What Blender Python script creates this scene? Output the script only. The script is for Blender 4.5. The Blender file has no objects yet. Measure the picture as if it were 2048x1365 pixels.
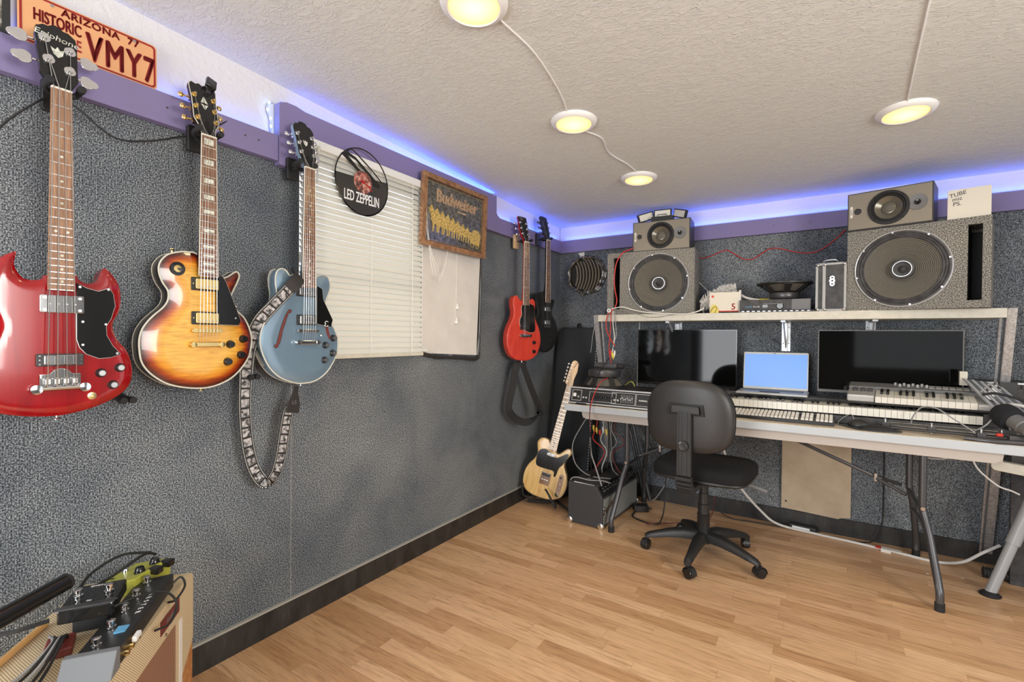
import bpy, bmesh, math, random
from mathutils import Vector, Matrix, Euler
from mathutils.geometry import delaunay_2d_cdt
sc = bpy.context.scene
COL = sc.collection
R = math.radians
V = Vector

# ------------------------------------------------------------------ camera
yaw, pitch, roll = 0.574615, -0.0099455, 0.0089749
F_ = V((-math.sin(yaw)*math.cos(pitch), math.cos(yaw)*math.cos(pitch), math.sin(pitch)))
R_ = V((math.cos(yaw), math.sin(yaw), 0)); U_ = R_.cross(F_)
R2 = R_*math.cos(roll)+U_*math.sin(roll); U2 = -R_*math.sin(roll)+U_*math.cos(roll)
cd = bpy.data.cameras.new('camera'); cam = bpy.data.objects.new('camera', cd); COL.objects.link(cam)
cd.sensor_width = 36; cd.lens = 960.15/2048*36; cd.clip_start = 0.02
m = Matrix((( R2.x, U2.x, -F_.x, 1.82465), (R2.y, U2.y, -F_.y, 0), (R2.z, U2.z, -F_.z, 1.19), (0,0,0,1)))
cam.matrix_world = m; sc.camera = cam
CAMP = V((1.82465, 0, 1.19))

# ------------------------------------------------------------------ world, daylight, exposure
sc.view_settings.view_transform = 'Standard'; sc.view_settings.look = 'None'
sc.view_settings.gamma = 1; sc.view_settings.exposure = 0.0
w = bpy.data.worlds.new('world'); sc.world = w; w.use_nodes = True
bg = w.node_tree.nodes['Background']; bg.inputs[0].default_value = (0.93, 0.96, 1.0, 1); bg.inputs[1].default_value = 1.3
def area(name, loc, to, sx, sy, power, col):
    l = bpy.data.lights.new(name, 'AREA'); l.shape = 'RECTANGLE'; l.size = sx; l.size_y = sy; l.energy = power; l.color = col
    o = bpy.data.objects.new(name, l); COL.objects.link(o); o.location = loc
    o.rotation_euler = (V(to)-V(loc)).to_track_quat('-Z', 'Y').to_euler(); return o
area('daylight_window', (4.0, 0.45, 1.4), (0.0, 1.6, 1.0), 1.3, 1.05, 75, (1.0, 0.96, 0.9))
area('daylight_door', (.8, -1.75, 1.15), (1.5, 3.0, 1.0), 1.3, 1.8, 70, (0.95, 0.97, 1.0))
sl = bpy.data.lights.new('sun', 'SUN'); sl.energy = 2.6; sl.angle = 0.02; sl.color = (1.0, 0.94, 0.82)
so = bpy.data.objects.new('sun', sl); COL.objects.link(so); so.rotation_euler = V((1, 0.42, -0.55)).to_track_quat('-Z', 'Y').to_euler()

# ------------------------------------------------------------------ materials
MATS = {}
def newmat(name, col=(.5,.5,.5), rough=.5, metal=0.0, spec=.5, coat=0.0, emis=None, es=1.0):
    m = bpy.data.materials.new(name); m.use_nodes = True; b = m.node_tree.nodes['Principled BSDF']
    b.inputs['Base Color'].default_value = (*col, 1); b.inputs['Roughness'].default_value = rough
    b.inputs['Metallic'].default_value = metal; b.inputs['Specular IOR Level'].default_value = spec
    b.inputs['Coat Weight'].default_value = coat; b.inputs['Coat Roughness'].default_value = 0.04
    if emis: b.inputs['Emission Color'].default_value = (*emis, 1); b.inputs['Emission Strength'].default_value = es
    MATS[name] = m; return m
def N(m, t, **kw):
    n = m.node_tree.nodes.new(t)
    for k, v in kw.items():
        if k in n.inputs: n.inputs[k].default_value = v
        else: setattr(n, k, v)
    return n
def L(m, a, b): m.node_tree.links.new(a, b)
def bsdf(m): return m.node_tree.nodes['Principled BSDF']
def coords(m, scale=(1,1,1), loc=(0,0,0), rot=(0,0,0), kind='Object'):
    tc = N(m, 'ShaderNodeTexCoord'); mp = N(m, 'ShaderNodeMapping')
    mp.inputs['Scale'].default_value = scale; mp.inputs['Location'].default_value = loc; mp.inputs['Rotation'].default_value = rot
    L(m, tc.outputs[kind], mp.inputs[0]); return mp.outputs[0]
def ramp(m, fac, stops, interp='LINEAR'):
    r = N(m, 'ShaderNodeValToRGB'); r.color_ramp.interpolation = interp
    while len(r.color_ramp.elements) < len(stops): r.color_ramp.elements.new(0.5)
    for e, (p, c) in zip(r.color_ramp.elements, stops): e.position = p; e.color = (*c, 1)
    L(m, fac, r.inputs[0]); return r.outputs[0]
def noise(m, vec, scale, detail=3, rough=.55, dist=0.0):
    n = N(m, 'ShaderNodeTexNoise', Scale=scale, Detail=detail, Roughness=rough, Distortion=dist); L(m, vec, n.inputs['Vector']); return n.outputs['Fac']
def mix(m, fac, a, b, mode='MIX'):
    n = N(m, 'ShaderNodeMix', data_type='RGBA', blend_type=mode)
    for sock, v in ((0, fac), (6, a), (7, b)):
        if hasattr(v, 'is_output'): L(m, v, n.inputs[sock])
        elif sock == 0: n.inputs[0].default_value = v
        else: n.inputs[sock].default_value = (*v, 1)
    return n.outputs[2]
def mth(m, op, a, b=0.0, c=None):
    n = N(m, 'ShaderNodeMath', operation=op)
    for i, v in enumerate((a, b) if c is None else (a, b, c)):
        if hasattr(v, 'is_output'): L(m, v, n.inputs[i])
        else: n.inputs[i].default_value = v
    return n.outputs[0]
def sepxyz(m, vec):
    n = N(m, 'ShaderNodeSeparateXYZ'); L(m, vec, n.inputs[0]); return n.outputs
def bump(m, h, strength=.3, dist=.01):
    n = N(m, 'ShaderNodeBump', Strength=strength, Distance=dist); L(m, h, n.inputs['Height']); L(m, n.outputs[0], bsdf(m).inputs['Normal']); return n
def base(m, c): L(m, c, bsdf(m).inputs['Base Color'])

def carpet(name, dark, lite, wear=0.5, sc1=330):
    m = newmat(name, rough=.97, spec=.1); v = coords(m)
    a = noise(m, v, sc1, 2, .7); b = noise(m, v, 2.2, 4, .6, .4)
    c1 = ramp(m, a, [(.38, dark), (.5, tuple((x+y)*.36 for x, y in zip(dark, lite))), (.62, lite)])
    f = ramp(m, b, [(.3, (.62,.65,.70)), (.52, (1,1,1)), (.72, (1.3,1.27,1.2))])
    base(m, mix(m, wear, c1, mix(m, 1.0, c1, f, 'MULTIPLY')))
    wv = N(m, 'ShaderNodeTexWave', wave_type='BANDS', bands_direction='Y', Scale=60, Distortion=1.5); L(m, v, wv.inputs[0])
    bump(m, mth(m, 'ADD', a, mth(m, 'MULTIPLY', wv.outputs['Fac'], .25)), .5, .004); return m
M = MATS
carpet('carpet_wall', (.028,.033,.040), (.34,.37,.395), .95, 250)
carpet('carpet_box', (.045,.043,.037), (.50,.48,.43), .4, 240)
newmat('white_wall', (.72,.71,.70), .8, spec=.2)
v = coords(M['white_wall']); bump(M['white_wall'], noise(M['white_wall'], v, 45, 4, .6, .5), .35, .01)
m = newmat('ceiling', (.68,.69,.66), .75, spec=.25); v = coords(m, (1, 2.2, 1), rot=(0,0,R(20)))
n1 = noise(m, v, 26, 5, .62, 1.4); n2 = noise(m, v, 9, 3, .5, .6)
bump(m, mth(m, 'ADD', ramp(m, n1, [(.48,(0,0,0)), (.60,(1,1,1))]), mth(m, 'MULTIPLY', n2, .6)), .38, .011)
m = newmat('laminate', rough=.32, spec=.5)
v = coords(m)
br = N(m, 'ShaderNodeTexBrick', offset=.37, offset_frequency=3, squash=1.35, squash_frequency=2)
br.inputs['Scale'].default_value = 1; br.inputs['Brick Width'].default_value = .42; br.inputs['Row Height'].default_value = .066
br.inputs['Mortar Size'].default_value = .0006; br.inputs['Bias'].default_value = 0.0; br.inputs['Mortar Smooth'].default_value = .3
br.inputs['Color1'].default_value = (0,0,0,1); br.inputs['Color2'].default_value = (1,1,1,1); br.inputs['Mortar'].default_value = (.35,.35,.35,1)
L(m, v, br.inputs[0])
vb = N(m, 'ShaderNodeVectorMath', operation='MULTIPLY_ADD'); L(m, br.outputs['Color'], vb.inputs[0]); vb.inputs[1].default_value = (7, 3, 5); L(m, v, vb.inputs[2])
mp = N(m, 'ShaderNodeMapping'); mp.inputs['Scale'].default_value = (1.6, 22, 1); L(m, vb.outputs[0], mp.inputs[0])
g = noise(m, mp.outputs[0], 3.2, 5, .62, .9)
mp2 = N(m, 'ShaderNodeMapping'); mp2.inputs['Scale'].default_value = (6, 160, 1); L(m, vb.outputs[0], mp2.inputs[0])
g2 = noise(m, mp2.outputs[0], 3, 2, .5)
plank = ramp(m, br.outputs['Color'], [(0, (.54,.31,.155)), (.45, (.66,.41,.225)), (1, (.76,.50,.295))])
c = mix(m, .85, plank, ramp(m, g, [(.3, (.62,.52,.42)), (.5, (1,1,1)), (.75, (1.12,1.1,1.06))]), 'MULTIPLY')
c = mix(m, .5, c, ramp(m, g2, [(.35, (.7,.62,.55)), (.55, (1,1,1))]), 'MULTIPLY')
base(m, mix(m, mth(m, 'MULTIPLY', br.outputs['Fac'], .55), c, (.16,.08,.035))); bump(m, g2, .04, .002)
newmat('purple_paint', (.225,.19,.36), .55, spec=.35)
newmat('black_vinyl', (.022,.022,.022), .42)
v = coords(M['black_vinyl'], (1,1,.3)); base(M['black_vinyl'], ramp(M['black_vinyl'], noise(M['black_vinyl'], v, 14, 5, .7), [(.35,(.012,.012,.012)), (.6,(.035,.034,.032)), (.8,(.10,.095,.09))]))
newmat('grey_trim', (.36,.35,.32), .6)
for nm, c_, r_, me in (('chrome',(.80,.80,.80),.10,1), ('steel',(.55,.55,.54),.28,1), ('gold',(.80,.58,.24),.2,1), ('brass_gold',(.72,.60,.34),.28,1),
    ('dark_metal',(.10,.10,.105),.35,.6), ('galvanised',(.50,.50,.50),.42,.7), ('silver_plastic',(.48,.48,.47),.4,.3), ('silver_paint',(.62,.63,.64),.35,.5)):
    newmat(nm, c_, r_, me)
for nm, c_, r_ in (('black_plastic',(.018,.018,.018),.42), ('black_gloss',(.012,.012,.012),.08), ('black_rubber',(.015,.015,.016),.7), ('charcoal',(.05,.05,.052),.6),
    ('grey_plastic',(.16,.16,.16),.5), ('light_grey',(.50,.50,.48),.5), ('white_plastic',(.78,.78,.75),.4), ('ivory',(.78,.74,.64),.35), ('cream',(.70,.66,.52),.4),
    ('white_enamel',(.80,.80,.78),.35), ('blind_cord',(.82,.80,.74),.7), ('red_cable',(.55,.035,.03),.45), ('white_cable',(.68,.67,.64),.45), ('black_cable',(.012,.012,.012),.5),
    ('grey_cable',(.3,.3,.3),.5), ('leather',(.02,.017,.015),.5), ('nylon',(.012,.012,.013),.75), ('dark_wood',(.12,.05,.022),.35), ('cardboard',(.50,.40,.29),.85),
    ('pale_board',(.70,.67,.62),.6), ('yellow_plastic',(.70,.56,.08),.4), ('orange_wood',(.60,.33,.12),.5), ('foil_black',(.03,.028,.025),.35), ('red_paint',(.5,.01,.01),.4),
    ('grey_metal_leg',(.36,.37,.38),.35), ('paper',(.75,.72,.66),.7), ('print_red',(.65,.05,.03),.5), ('print_white',(.85,.85,.85),.5), ('print_black',(.02,.02,.02),.6),
    ('print_blue',(.12,.36,.6),.5), ('foam',(.012,.013,.016),.95), ('duster',(.62,.60,.56),.9), ('pedal_green',(.42,.42,.06),.35), ('maroon',(.16,.03,.025),.5)):
    newmat(nm, c_, r_)
newmat('worktop', (.62,.53,.40), .5); newmat('worktop_edge', (.52,.56,.59), .4); newmat('apron', (.50,.45,.40), .5)
for nm, a, b, s in (('cardboard', (.46,.36,.25), (.54,.44,.32), 8), ('worktop', (.56,.46,.33), (.68,.60,.47), 12), ('cream',(.56,.54,.45),(.64,.61,.52),30),
                    ('duster',(.66,.64,.60),(.85,.83,.80),120), ('galvanised',(.36,.36,.36),(.6,.6,.6),90), ('charcoal',(.035,.035,.037),(.075,.075,.078),25), ('pale_board',(.66,.63,.58),(.74,.71,.66),6)):
    mm = M[nm]; base(mm, ramp(mm, noise(mm, coords(mm), s, 4, .6), [(.35, a), (.65, b)]))
def wood(name, a, b, sc_=(1,1,1), scale=8, rough=.4, coat=0.0, dist=.8):
    m = newmat(name, a, rough, coat=coat); v = coords(m, sc_)
    base(m, ramp(m, noise(m, v, scale, 5, .6, dist), [(.35, a), (.62, b)])); return m
wood('rosewood', (.11,.045,.022), (.30,.15,.085), (14,1,14), 16, .5)
wood('rosewood_light', (.22,.11,.06), (.42,.24,.14), (14,1,14), 16, .5)
wood('maple', (.62,.40,.20), (.78,.56,.32), (6,.6,6), 12, .35, .4)
wood('ash_body', (.62,.36,.10), (.80,.55,.22), (9,.6,3), 7, .3, .6, .5)
wood('frame_wood', (.17,.075,.03), (.36,.19,.09), (3,3,12), 12, .4)
wood('pine_block', (.62,.40,.20), (.72,.50,.28), (8,8,1), 8, .5)
wood('amp_wood', (.36,.13,.035), (.55,.25,.09), (3,3,12), 14, .45)
m = wood('cherry_body', (.24,.002,.005), (.34,.004,.007), (5,.6,5), 5, .16, .6)
wood('red_body', (.50,.035,.02), (.62,.055,.03), (12,.6,5), 8, .35, .3)
newmat('black_body', (.014,.014,.014), .3, coat=.4); v = coords(M['black_body'])
base(M['black_body'], ramp(M['black_body'], noise(M['black_body'], v, 60, 3, .7), [(.60,(.013,.013,.013)), (.72,(.09,.085,.08))]))
m = newmat('blue_body', (.20,.30,.39), .28, .4, coat=1.0)
m = newmat('burst_top', rough=.25, coat=.55)
at = N(m, 'ShaderNodeAttribute', attribute_name='edge'); v = coords(m, (1, 9, 1))
fl = noise(m, v, 11, 4, .6, 1.2)
c = ramp(m, mth(m, 'ADD', at.outputs['Fac'], mth(m, 'MULTIPLY', mth(m, 'SUBTRACT', fl, .5), .12)), [(0, (.012,.002,.001)), (.16, (.09,.006,.002)), (.36, (.36,.05,.004)), (.60, (.68,.27,.02)), (1, (.78,.44,.07))])
base(m, mix(m, .55, c, ramp(m, fl, [(.35, (.6,.5,.4)), (.6, (1.15,1.1,1.0))]), 'MULTIPLY'))
m = newmat('burst_back', (.012,.005,.004), .35, spec=.3, coat=.15)
m = newmat('pearl', (.62,.63,.55), .25); base(m, ramp(m, noise(m, coords(m), 60, 3, .6, 2), [(.35, (.40,.40,.30)), (.6, (.82,.84,.76))]))
newmat('pickguard_black', (.006,.006,.006), .16, spec=.35)

# ------------------------------------------------------------------ geometry helper
def I4(): return Matrix.Identity(4)
def frame(loc, x, y, z):
    x, y, z = V(x).normalized(), V(y).normalized(), V(z).normalized()
    return Matrix(((x.x,y.x,z.x,loc[0]), (x.y,y.y,z.y,loc[1]), (x.z,y.z,z.z,loc[2]), (0,0,0,1)))
def basis(d):
    d = V(d).normalized(); a = V((0,0,1)) if abs(d.z) < .9 else V((1,0,0)); u = d.cross(a).normalized(); return u, d.cross(u)
def cat(pts, k=6, closed=False):
    pts = [V(p) for p in pts]; n = len(pts); out = []
    for i in range(n if closed else n-1):
        p0 = pts[(i-1) % n] if closed or i > 0 else pts[0]*2-pts[1]
        p1 = pts[i]; p2 = pts[(i+1) % n]
        p3 = pts[(i+2) % n] if closed or i+2 < n else pts[-1]*2-pts[-2]
        for j in range(k):
            t = j/k; t2 = t*t; t3 = t2*t
            out.append(0.5*((2*p1)+(p2-p0)*t+(2*p0-5*p1+4*p2-p3)*t2+(3*p1-p0-3*p2+p3)*t3))
    if not closed: out.append(pts[-1])
    return out
class G:
    def __init__(s): s.v = []; s.f = []; s.mi = []; s.uv = {}; s.m = 0; s.T = None
    def add(s, vs, fs, uvs=None):
        o = len(s.v)
        for p in vs: s.v.append(s.T @ V(p) if s.T else V(p))
        for i, f in enumerate(fs):
            s.f.append([o+a for a in f]); s.mi.append(s.m)
            if uvs: s.uv[len(s.f)-1] = uvs[i]
        return s
    def box(s, c, d, rot=None, taper=1.0):
        x, y, z = d[0]/2, d[1]/2, d[2]/2; t = taper
        vs = [V((-x,-y,-z)), V((x,-y,-z)), V((x,y,-z)), V((-x,y,-z)), V((-x*t,-y*t,z)), V((x*t,-y*t,z)), V((x*t,y*t,z)), V((-x*t,y*t,z))]
        if rot: e = Euler(rot).to_matrix(); vs = [e @ p for p in vs]
        return s.add([p+V(c) for p in vs], [(0,3,2,1),(4,5,6,7),(0,1,5,4),(1,2,6,5),(2,3,7,6),(3,0,4,7)])
    def b2(s, a, b): return s.box([(p+q)/2 for p, q in zip(a, b)], [abs(q-p) for p, q in zip(a, b)])
    def cyl(s, p0, p1, r0, r1=None, n=20, cap=True):
        r1 = r0 if r1 is None else r1; p0, p1 = V(p0), V(p1); u, w = basis(p1-p0); vs = []
        for p, r in ((p0, r0), (p1, r1)):
            for i in range(n): a = 2*math.pi*i/n; vs.append(p+u*r*math.cos(a)+w*r*math.sin(a))
        fs = [(i, (i+1) % n, n+(i+1) % n, n+i) for i in range(n)]
        if cap: fs += [tuple(range(n-1, -1, -1)), tuple(range(n, 2*n))]
        return s.add(vs, fs)
    def lathe(s, o, d, prof, n=32, close=True):
        o = V(o); d = V(d).normalized(); u, w = basis(d); vs = []; k = len(prof)
        for r, h in prof:
            for i in range(n): a = 2*math.pi*i/n; vs.append(o+d*h+u*r*math.cos(a)+w*r*math.sin(a))
        fs = [(j*n+i, j*n+(i+1) % n, (j+1)*n+(i+1) % n, (j+1)*n+i) for j in range(k-1) for i in range(n)]
        if close:
            if prof[0][0] > 1e-5: fs.append(tuple(range(n-1, -1, -1)))
            if prof[-1][0] > 1e-5: fs.append(tuple((k-1)*n+i for i in range(n)))
        return s.add(vs, fs)
    def tube(s, pts, r, n=8, k=0, closed=False):
        if k: pts = cat(pts, k, closed)
        pts = [V(p) for p in pts]; q = len(pts); vs = []; u = None
        for i, p in enumerate(pts):
            d = (pts[(i+1) % q] - pts[i-1]) if (closed or 0 < i < q-1) else (pts[1]-pts[0] if i == 0 else pts[-1]-pts[-2])
            d = d.normalized()
            u = basis(d)[0] if u is None else (u-d*u.dot(d)).normalized(); w = d.cross(u); rr = r[i*len(r)//q] if isinstance(r, (list, tuple)) else r
            for j in range(n): a = 2*math.pi*j/n; vs.append(p+u*rr*math.cos(a)+w*rr*math.sin(a))
        fs = [(i*n+j, i*n+(j+1) % n, ((i+1) % q)*n+(j+1) % n, ((i+1) % q)*n+j) for i in range(q if closed else q-1) for j in range(n)]
        if not closed: fs += [tuple(range(n-1, -1, -1)), tuple((q-1)*n+j for j in range(n))]
        return s.add(vs, fs)
    def prism(s, pts, z0, z1, holes=None):   # outline in xy (CCW), extruded in z
        n = len(pts)
        if holes:
            allp = [V((p[0], p[1])) for p in pts]; ed = [(i, (i+1) % n) for i in range(n)]
            for h in holes:
                o = len(allp); allp += [V((p[0], p[1])) for p in h]; ed += [(o+i, o+(i+1) % len(h)) for i in range(len(h))]
            vo, eo, fo, _, _, _ = delaunay_2d_cdt(allp, ed, [], 1, 1e-6)
            keep = [f for f in fo if not any(inside(sum((vo[i] for i in f), V((0,0)))/len(f), h) for h in holes)]
            k = len(vo); s.add([(p.x, p.y, z1) for p in vo]+[(p.x, p.y, z0) for p in vo], [tuple(f) for f in keep]+[tuple(a+k for a in reversed(f)) for f in keep])
            for loop in [pts]+list(holes):
                q = len(loop); s.add([(p[0], p[1], z0) for p in loop]+[(p[0], p[1], z1) for p in loop], [(i, (i+1) % q, q+(i+1) % q, q+i) for i in range(q)])
            return s
        return s.add([(p[0], p[1], z0) for p in pts]+[(p[0], p[1], z1) for p in pts],
                     [tuple(range(n-1, -1, -1)), tuple(range(n, 2*n))]+[(i, (i+1) % n, n+(i+1) % n, n+i) for i in range(n)])
    def ball(s, c, r, n=16, sx=1, sy=1, sz=1):
        k = n//2; prof = [(max(1e-6, math.sin(math.pi*i/k)), -math.cos(math.pi*i/k)) for i in range(k+1)]; vs = []
        for a, h in prof:
            for i in range(n): t = 2*math.pi*i/n; vs.append((c[0]+r*sx*a*math.cos(t), c[1]+r*sy*a*math.sin(t), c[2]+r*sz*h))
        return s.add(vs, [(j*n+i, j*n+(i+1) % n, (j+1)*n+(i+1) % n, (j+1)*n+i) for j in range(k) for i in range(n)])
    def ribbon(s, pts, wd, width, th=.002, k=8):   # flat strap, uv.x runs along in metres, wd = width direction(s)
        ks = cat(pts, k); q = len(ks); wds = cat(wd, k) if isinstance(wd[0], (tuple, list, Vector)) else [V(wd)]*q
        l = 0.0; ls = [0.0]
        for i in range(1, q): l += (ks[i]-ks[i-1]).length; ls.append(l)
        vs = []
        for i, p in enumerate(ks):
            d = (ks[min(i+1, q-1)]-ks[max(i-1, 0)]).normalized(); u = wds[i]; u = (u-d*u.dot(d)).normalized(); nn = d.cross(u)
            for a, b in ((-1,-1), (1,-1), (1,1), (-1,1)): vs.append(p+u*a*width/2+nn*b*th/2)
        fs = []; uvs = []
        for i in range(q-1):
            for j in range(4):
                jj = (j+1) % 4; fs.append((i*4+j, i*4+jj, i*4+4+jj, i*4+4+j))
                y0 = 0 if j in (0, 3) else 1; y1 = 0 if jj in (0, 3) else 1
                uvs.append([(ls[i], y0), (ls[i], y1), (ls[i+1], y1), (ls[i+1], y0)])
        fs += [(3,2,1,0), tuple((q-1)*4+j for j in range(4))]; uvs += [[(0,0)]*4, [(l,0)]*4]
        return s.add(vs, fs, uvs)
    def build(s, name, mat, parent=None, smooth=40, bevel=0.0, seg=2):
        me = bpy.data.meshes.new(name); me.from_pydata([tuple(p) for p in s.v], [], s.f)
        for mm in (mat if isinstance(mat, (list, tuple)) else [mat]): me.materials.append(M[mm] if isinstance(mm, str) else mm)
        for p, i in zip(me.polygons, s.mi): p.material_index = i
        if s.uv:
            ul = me.uv_layers.new(name='UVMap')
            for fi, u in s.uv.items():
                p = me.polygons[fi]
                for li, q in zip(p.loop_indices, u): ul.data[li].uv = q
        bm = bmesh.new(); bm.from_mesh(me); bmesh.ops.recalc_face_normals(bm, faces=bm.faces)
        if bevel: bmesh.ops.remove_doubles(bm, verts=bm.verts, dist=1e-5)
        bm.to_mesh(me); bm.free()
        if smooth:
            me.polygons.foreach_set('use_smooth', [True]*len(me.polygons)); me.set_sharp_from_angle(angle=R(smooth))
        me.update(); o = bpy.data.objects.new(name, me); COL.objects.link(o)
        if parent: o.parent = parent
        if bevel:
            md = o.modifiers.new('bevel', 'BEVEL'); md.width = bevel; md.segments = seg; md.limit_method = 'ANGLE'; md.angle_limit = R(35)
        return o
def inside(p, poly):
    c = False; n = len(poly); x, y = p[0], p[1]
    for i in range(n):
        x1, y1 = poly[i][0], poly[i][1]; x2, y2 = poly[(i+1) % n][0], poly[(i+1) % n][1]
        if (y1 > y) != (y2 > y) and x < (x2-x1)*(y-y1)/(y2-y1)+x1: c = not c
    return c
def thing(name, label, cat_, mat=None, group=None):
    o = bpy.data.objects.new(name, None); COL.objects.link(o); o.empty_display_size = .05
    o.matrix_world = mat if mat is not None else I4(); return tag(o, label, cat_, group)
def tag(o, label, cat_, group=None):
    o['label'] = label; o['category'] = cat_
    if group: o['group'] = group
    return o
def struct(o, label=None):
    o['kind'] = 'structure'
    if label: o['label'] = label
    return o
def at(x, y, z, rz=0): return Matrix.Translation((x, y, z)) @ Matrix.Rotation(rz, 4, 'Z')
def text(name, s, size, mat, parent, T, ext=.0006, shear=0.0, ax='CENTER', sx=1.0, bold=0.0, space=1.0):
    _f = bold if bold > .0009 else 0; bold = 0 if _f else bold; c = bpy.data.curves.new('t', 'FONT'); c.body = s; c.size = size; c.extrude = ext; c.shear = shear; c.align_x = ax; c.align_y = 'CENTER'; c.offset = bold; c.resolution_u = 3; c.space_character = space
    o = bpy.data.objects.new('t', c); COL.objects.link(o); dg = bpy.context.evaluated_depsgraph_get(); ev = o.evaluated_get(dg)
    me = bpy.data.meshes.new_from_object(ev); bpy.data.objects.remove(o); bpy.data.curves.remove(c); me.name = name
    if _f:
        bm = bmesh.new(); bm.from_mesh(me); me2 = me.copy()
        for dx, dy in ((_f,0),(-_f,0),(0,_f),(0,-_f),(_f*.7,_f*.7),(-_f*.7,-_f*.7)):
            m3 = me2.copy(); m3.transform(Matrix.Translation((dx/sx, dy, 0))); bm.from_mesh(m3); bpy.data.meshes.remove(m3)
        bm.to_mesh(me); bm.free(); bpy.data.meshes.remove(me2)
    me.transform(T @ Matrix.Diagonal((sx, 1, 1, 1))); me.materials.clear(); me.materials.append(M[mat])
    q = bpy.data.objects.new(name, me); COL.objects.link(q); q.parent = parent; return q
def rrect(w, h, r, n=4, cx=0, cy=0):
    out = []
    for sx, sy, a0 in ((1,-1,-90), (1,1,0), (-1,1,90), (-1,-1,180)):
        for i in range(n+1): a = R(a0+90*i/n); out.append((cx+sx*(w/2-r)+r*math.cos(a), cy+sy*(h/2-r)+r*math.sin(a)))
    return out
def ring(cx, cy, r, n=32): return [(cx+r*math.cos(2*math.pi*i/n), cy+r*math.sin(2*math.pi*i/n)) for i in range(n)]
def copy_tree(o, parent=None):
    c = o.copy(); COL.objects.link(c); c.parent = parent
    if parent: c.matrix_parent_inverse = o.matrix_parent_inverse.copy()
    for ch in list(o.children): copy_tree(ch, c)
    return c

# ================================================================== ROOM
D = 3.531
def ceilz(y): return 2.0785+.04272*(D-y)
X1, Y0 = 3.8, -1.6
g = G().b2((-.1, Y0, -.06), (X1, D+.1, 0)); struct(g.build('floor', 'laminate', smooth=0), 'honey oak laminate strip floor')
g = G(); zc0, zc1 = ceilz(Y0), ceilz(D+.12)
g.add([(-.1,Y0,zc0),(X1,Y0,zc0),(X1,D+.12,zc1),(-.1,D+.12,zc1),(-.1,Y0,zc0+.1),(X1,Y0,zc0+.1),(X1,D+.12,zc1+.1),(-.1,D+.12,zc1+.1)],
      [(0,1,2,3),(7,6,5,4),(0,4,5,1),(1,5,6,2),(2,6,7,3),(3,7,4,0)]); struct(g.build('ceiling', 'ceiling', smooth=0), 'off-white knockdown textured ceiling')
WY0, WY1, WZ0, WZ1 = 1.19, 1.94, 1.105, 1.985
g = G(); g.m = 1
g.b2((-.1,Y0,0), (0,WY0,1.9)); g.b2((-.1,WY0,0), (0,WY1,WZ0)); g.b2((-.1,WY1,0), (0,D+.1,1.9)); g.m = 0
g.b2((-.1,Y0,1.9), (-.004,WY0,2.35)); g.b2((-.1,WY1,1.9), (-.004,D+.1,2.35)); g.b2((-.1,WY0,WZ1), (-.004,WY1,2.35))
struct(g.build('wall_left', ['white_wall', 'carpet_wall'], smooth=0), 'grey carpeted wall with white top band')
g = G(); g.m = 1; g.b2((0,D,0), (X1,D+.1,1.9)); g.m = 0; g.b2((0,D+.004,1.9), (X1,D+.1,2.35))
struct(g.build('wall_back', ['white_wall', 'carpet_wall'], smooth=0), 'grey carpeted wall behind the desk')
g = G(); g.b2((0,Y0,0), (.012,D,.1)); g.m = 1; g.b2((0,Y0,.1), (.014,D,.108)); struct(g.build('baseboard_left', ['black_vinyl', 'grey_trim'], smooth=0))
g = G(); g.b2((.012,D-.012,0), (X1,D,.1)); struct(g.build('baseboard_back', 'black_vinyl', smooth=0))
def holed(name, ax, c, t_, u0, u1, z1, holes, lab):   # wall slab with rectangular openings (u along the wall, z up)
    g = G(); us = sorted({u0, u1, *[h[0] for h in holes], *[h[1] for h in holes]}); zs = sorted({0, 1.9, z1, *[h[2] for h in holes], *[h[3] for h in holes]})
    for a, b in zip(us, us[1:]):
        for p, q in zip(zs, zs[1:]):
            if any(h[0] <= a and b <= h[1] and h[2] <= p and q <= h[3] for h in holes): continue
            g.m = 1 if q <= 1.9 else 0
            if ax == 'x': g.b2((c,a,p), (c+t_,b,q))
            else: g.b2((a,c,p), (b,c+t_,q))
    struct(g.build(name, ['white_wall', 'carpet_wall'], smooth=0), lab)
holed('wall_right', 'x', X1, .1, Y0, D+.1, 2.34, [(-.2,1.15,.85,1.95),(1.75,2.75,0,2.05)], 'unseen wall beyond the right edge with a window and a doorway, added for reflections')  # out of frame, added so glossy surfaces have contrast to reflect
holed('wall_front', 'y', Y0-.1, .1, -.1, X1+.1, 2.4, [(.1,1.5,.0,2.05),(2.2,3.4,.8,2.0)], 'unseen wall behind the photographer with a doorway and a window, added for reflections')  # also out of frame, put in for the reflections
# purple rails (boards standing off the wall so the light strip hides behind them)
def rail(n, a, b): struct(G().b2(a, b).build('trim_%d' % n, 'purple_paint', bevel=.0015), 'purple painted wooden rail')
rail(1, (.004,Y0,1.866), (.034,1.078,1.965)); rail(2, (.004,2.60,1.866), (.034,D,1.965)); rail(3, (.034,D-.034,1.866), (X1,D-.004,1.965))
g = G()  # head casing round the window: stepped outline
g.T = frame((.004,0,0), (0,1,0), (0,0,1), (1,0,0))
g.prism([(1.08,1.853),(1.192,1.853),(1.192,1.993),(2.46,1.993),(2.46,1.866),(2.60,1.866),(2.60,1.965),(2.575,1.975),(2.562,1.99),(2.562,2.098),(1.19,2.098),(1.15,2.106),(1.11,2.105),(1.08,2.094)], 0, .034)
struct(g.build('trim_4', 'purple_paint', smooth=0), 'purple window head casing')
g = G(); g.b2((.004,1.192,1.975), (.02,1.95,1.993)); struct(g.build('trim_5', 'grey_trim', smooth=0))
g = G()
for y in (.55, 1.0, 1.32, 1.7, 2.1): pass
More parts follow.
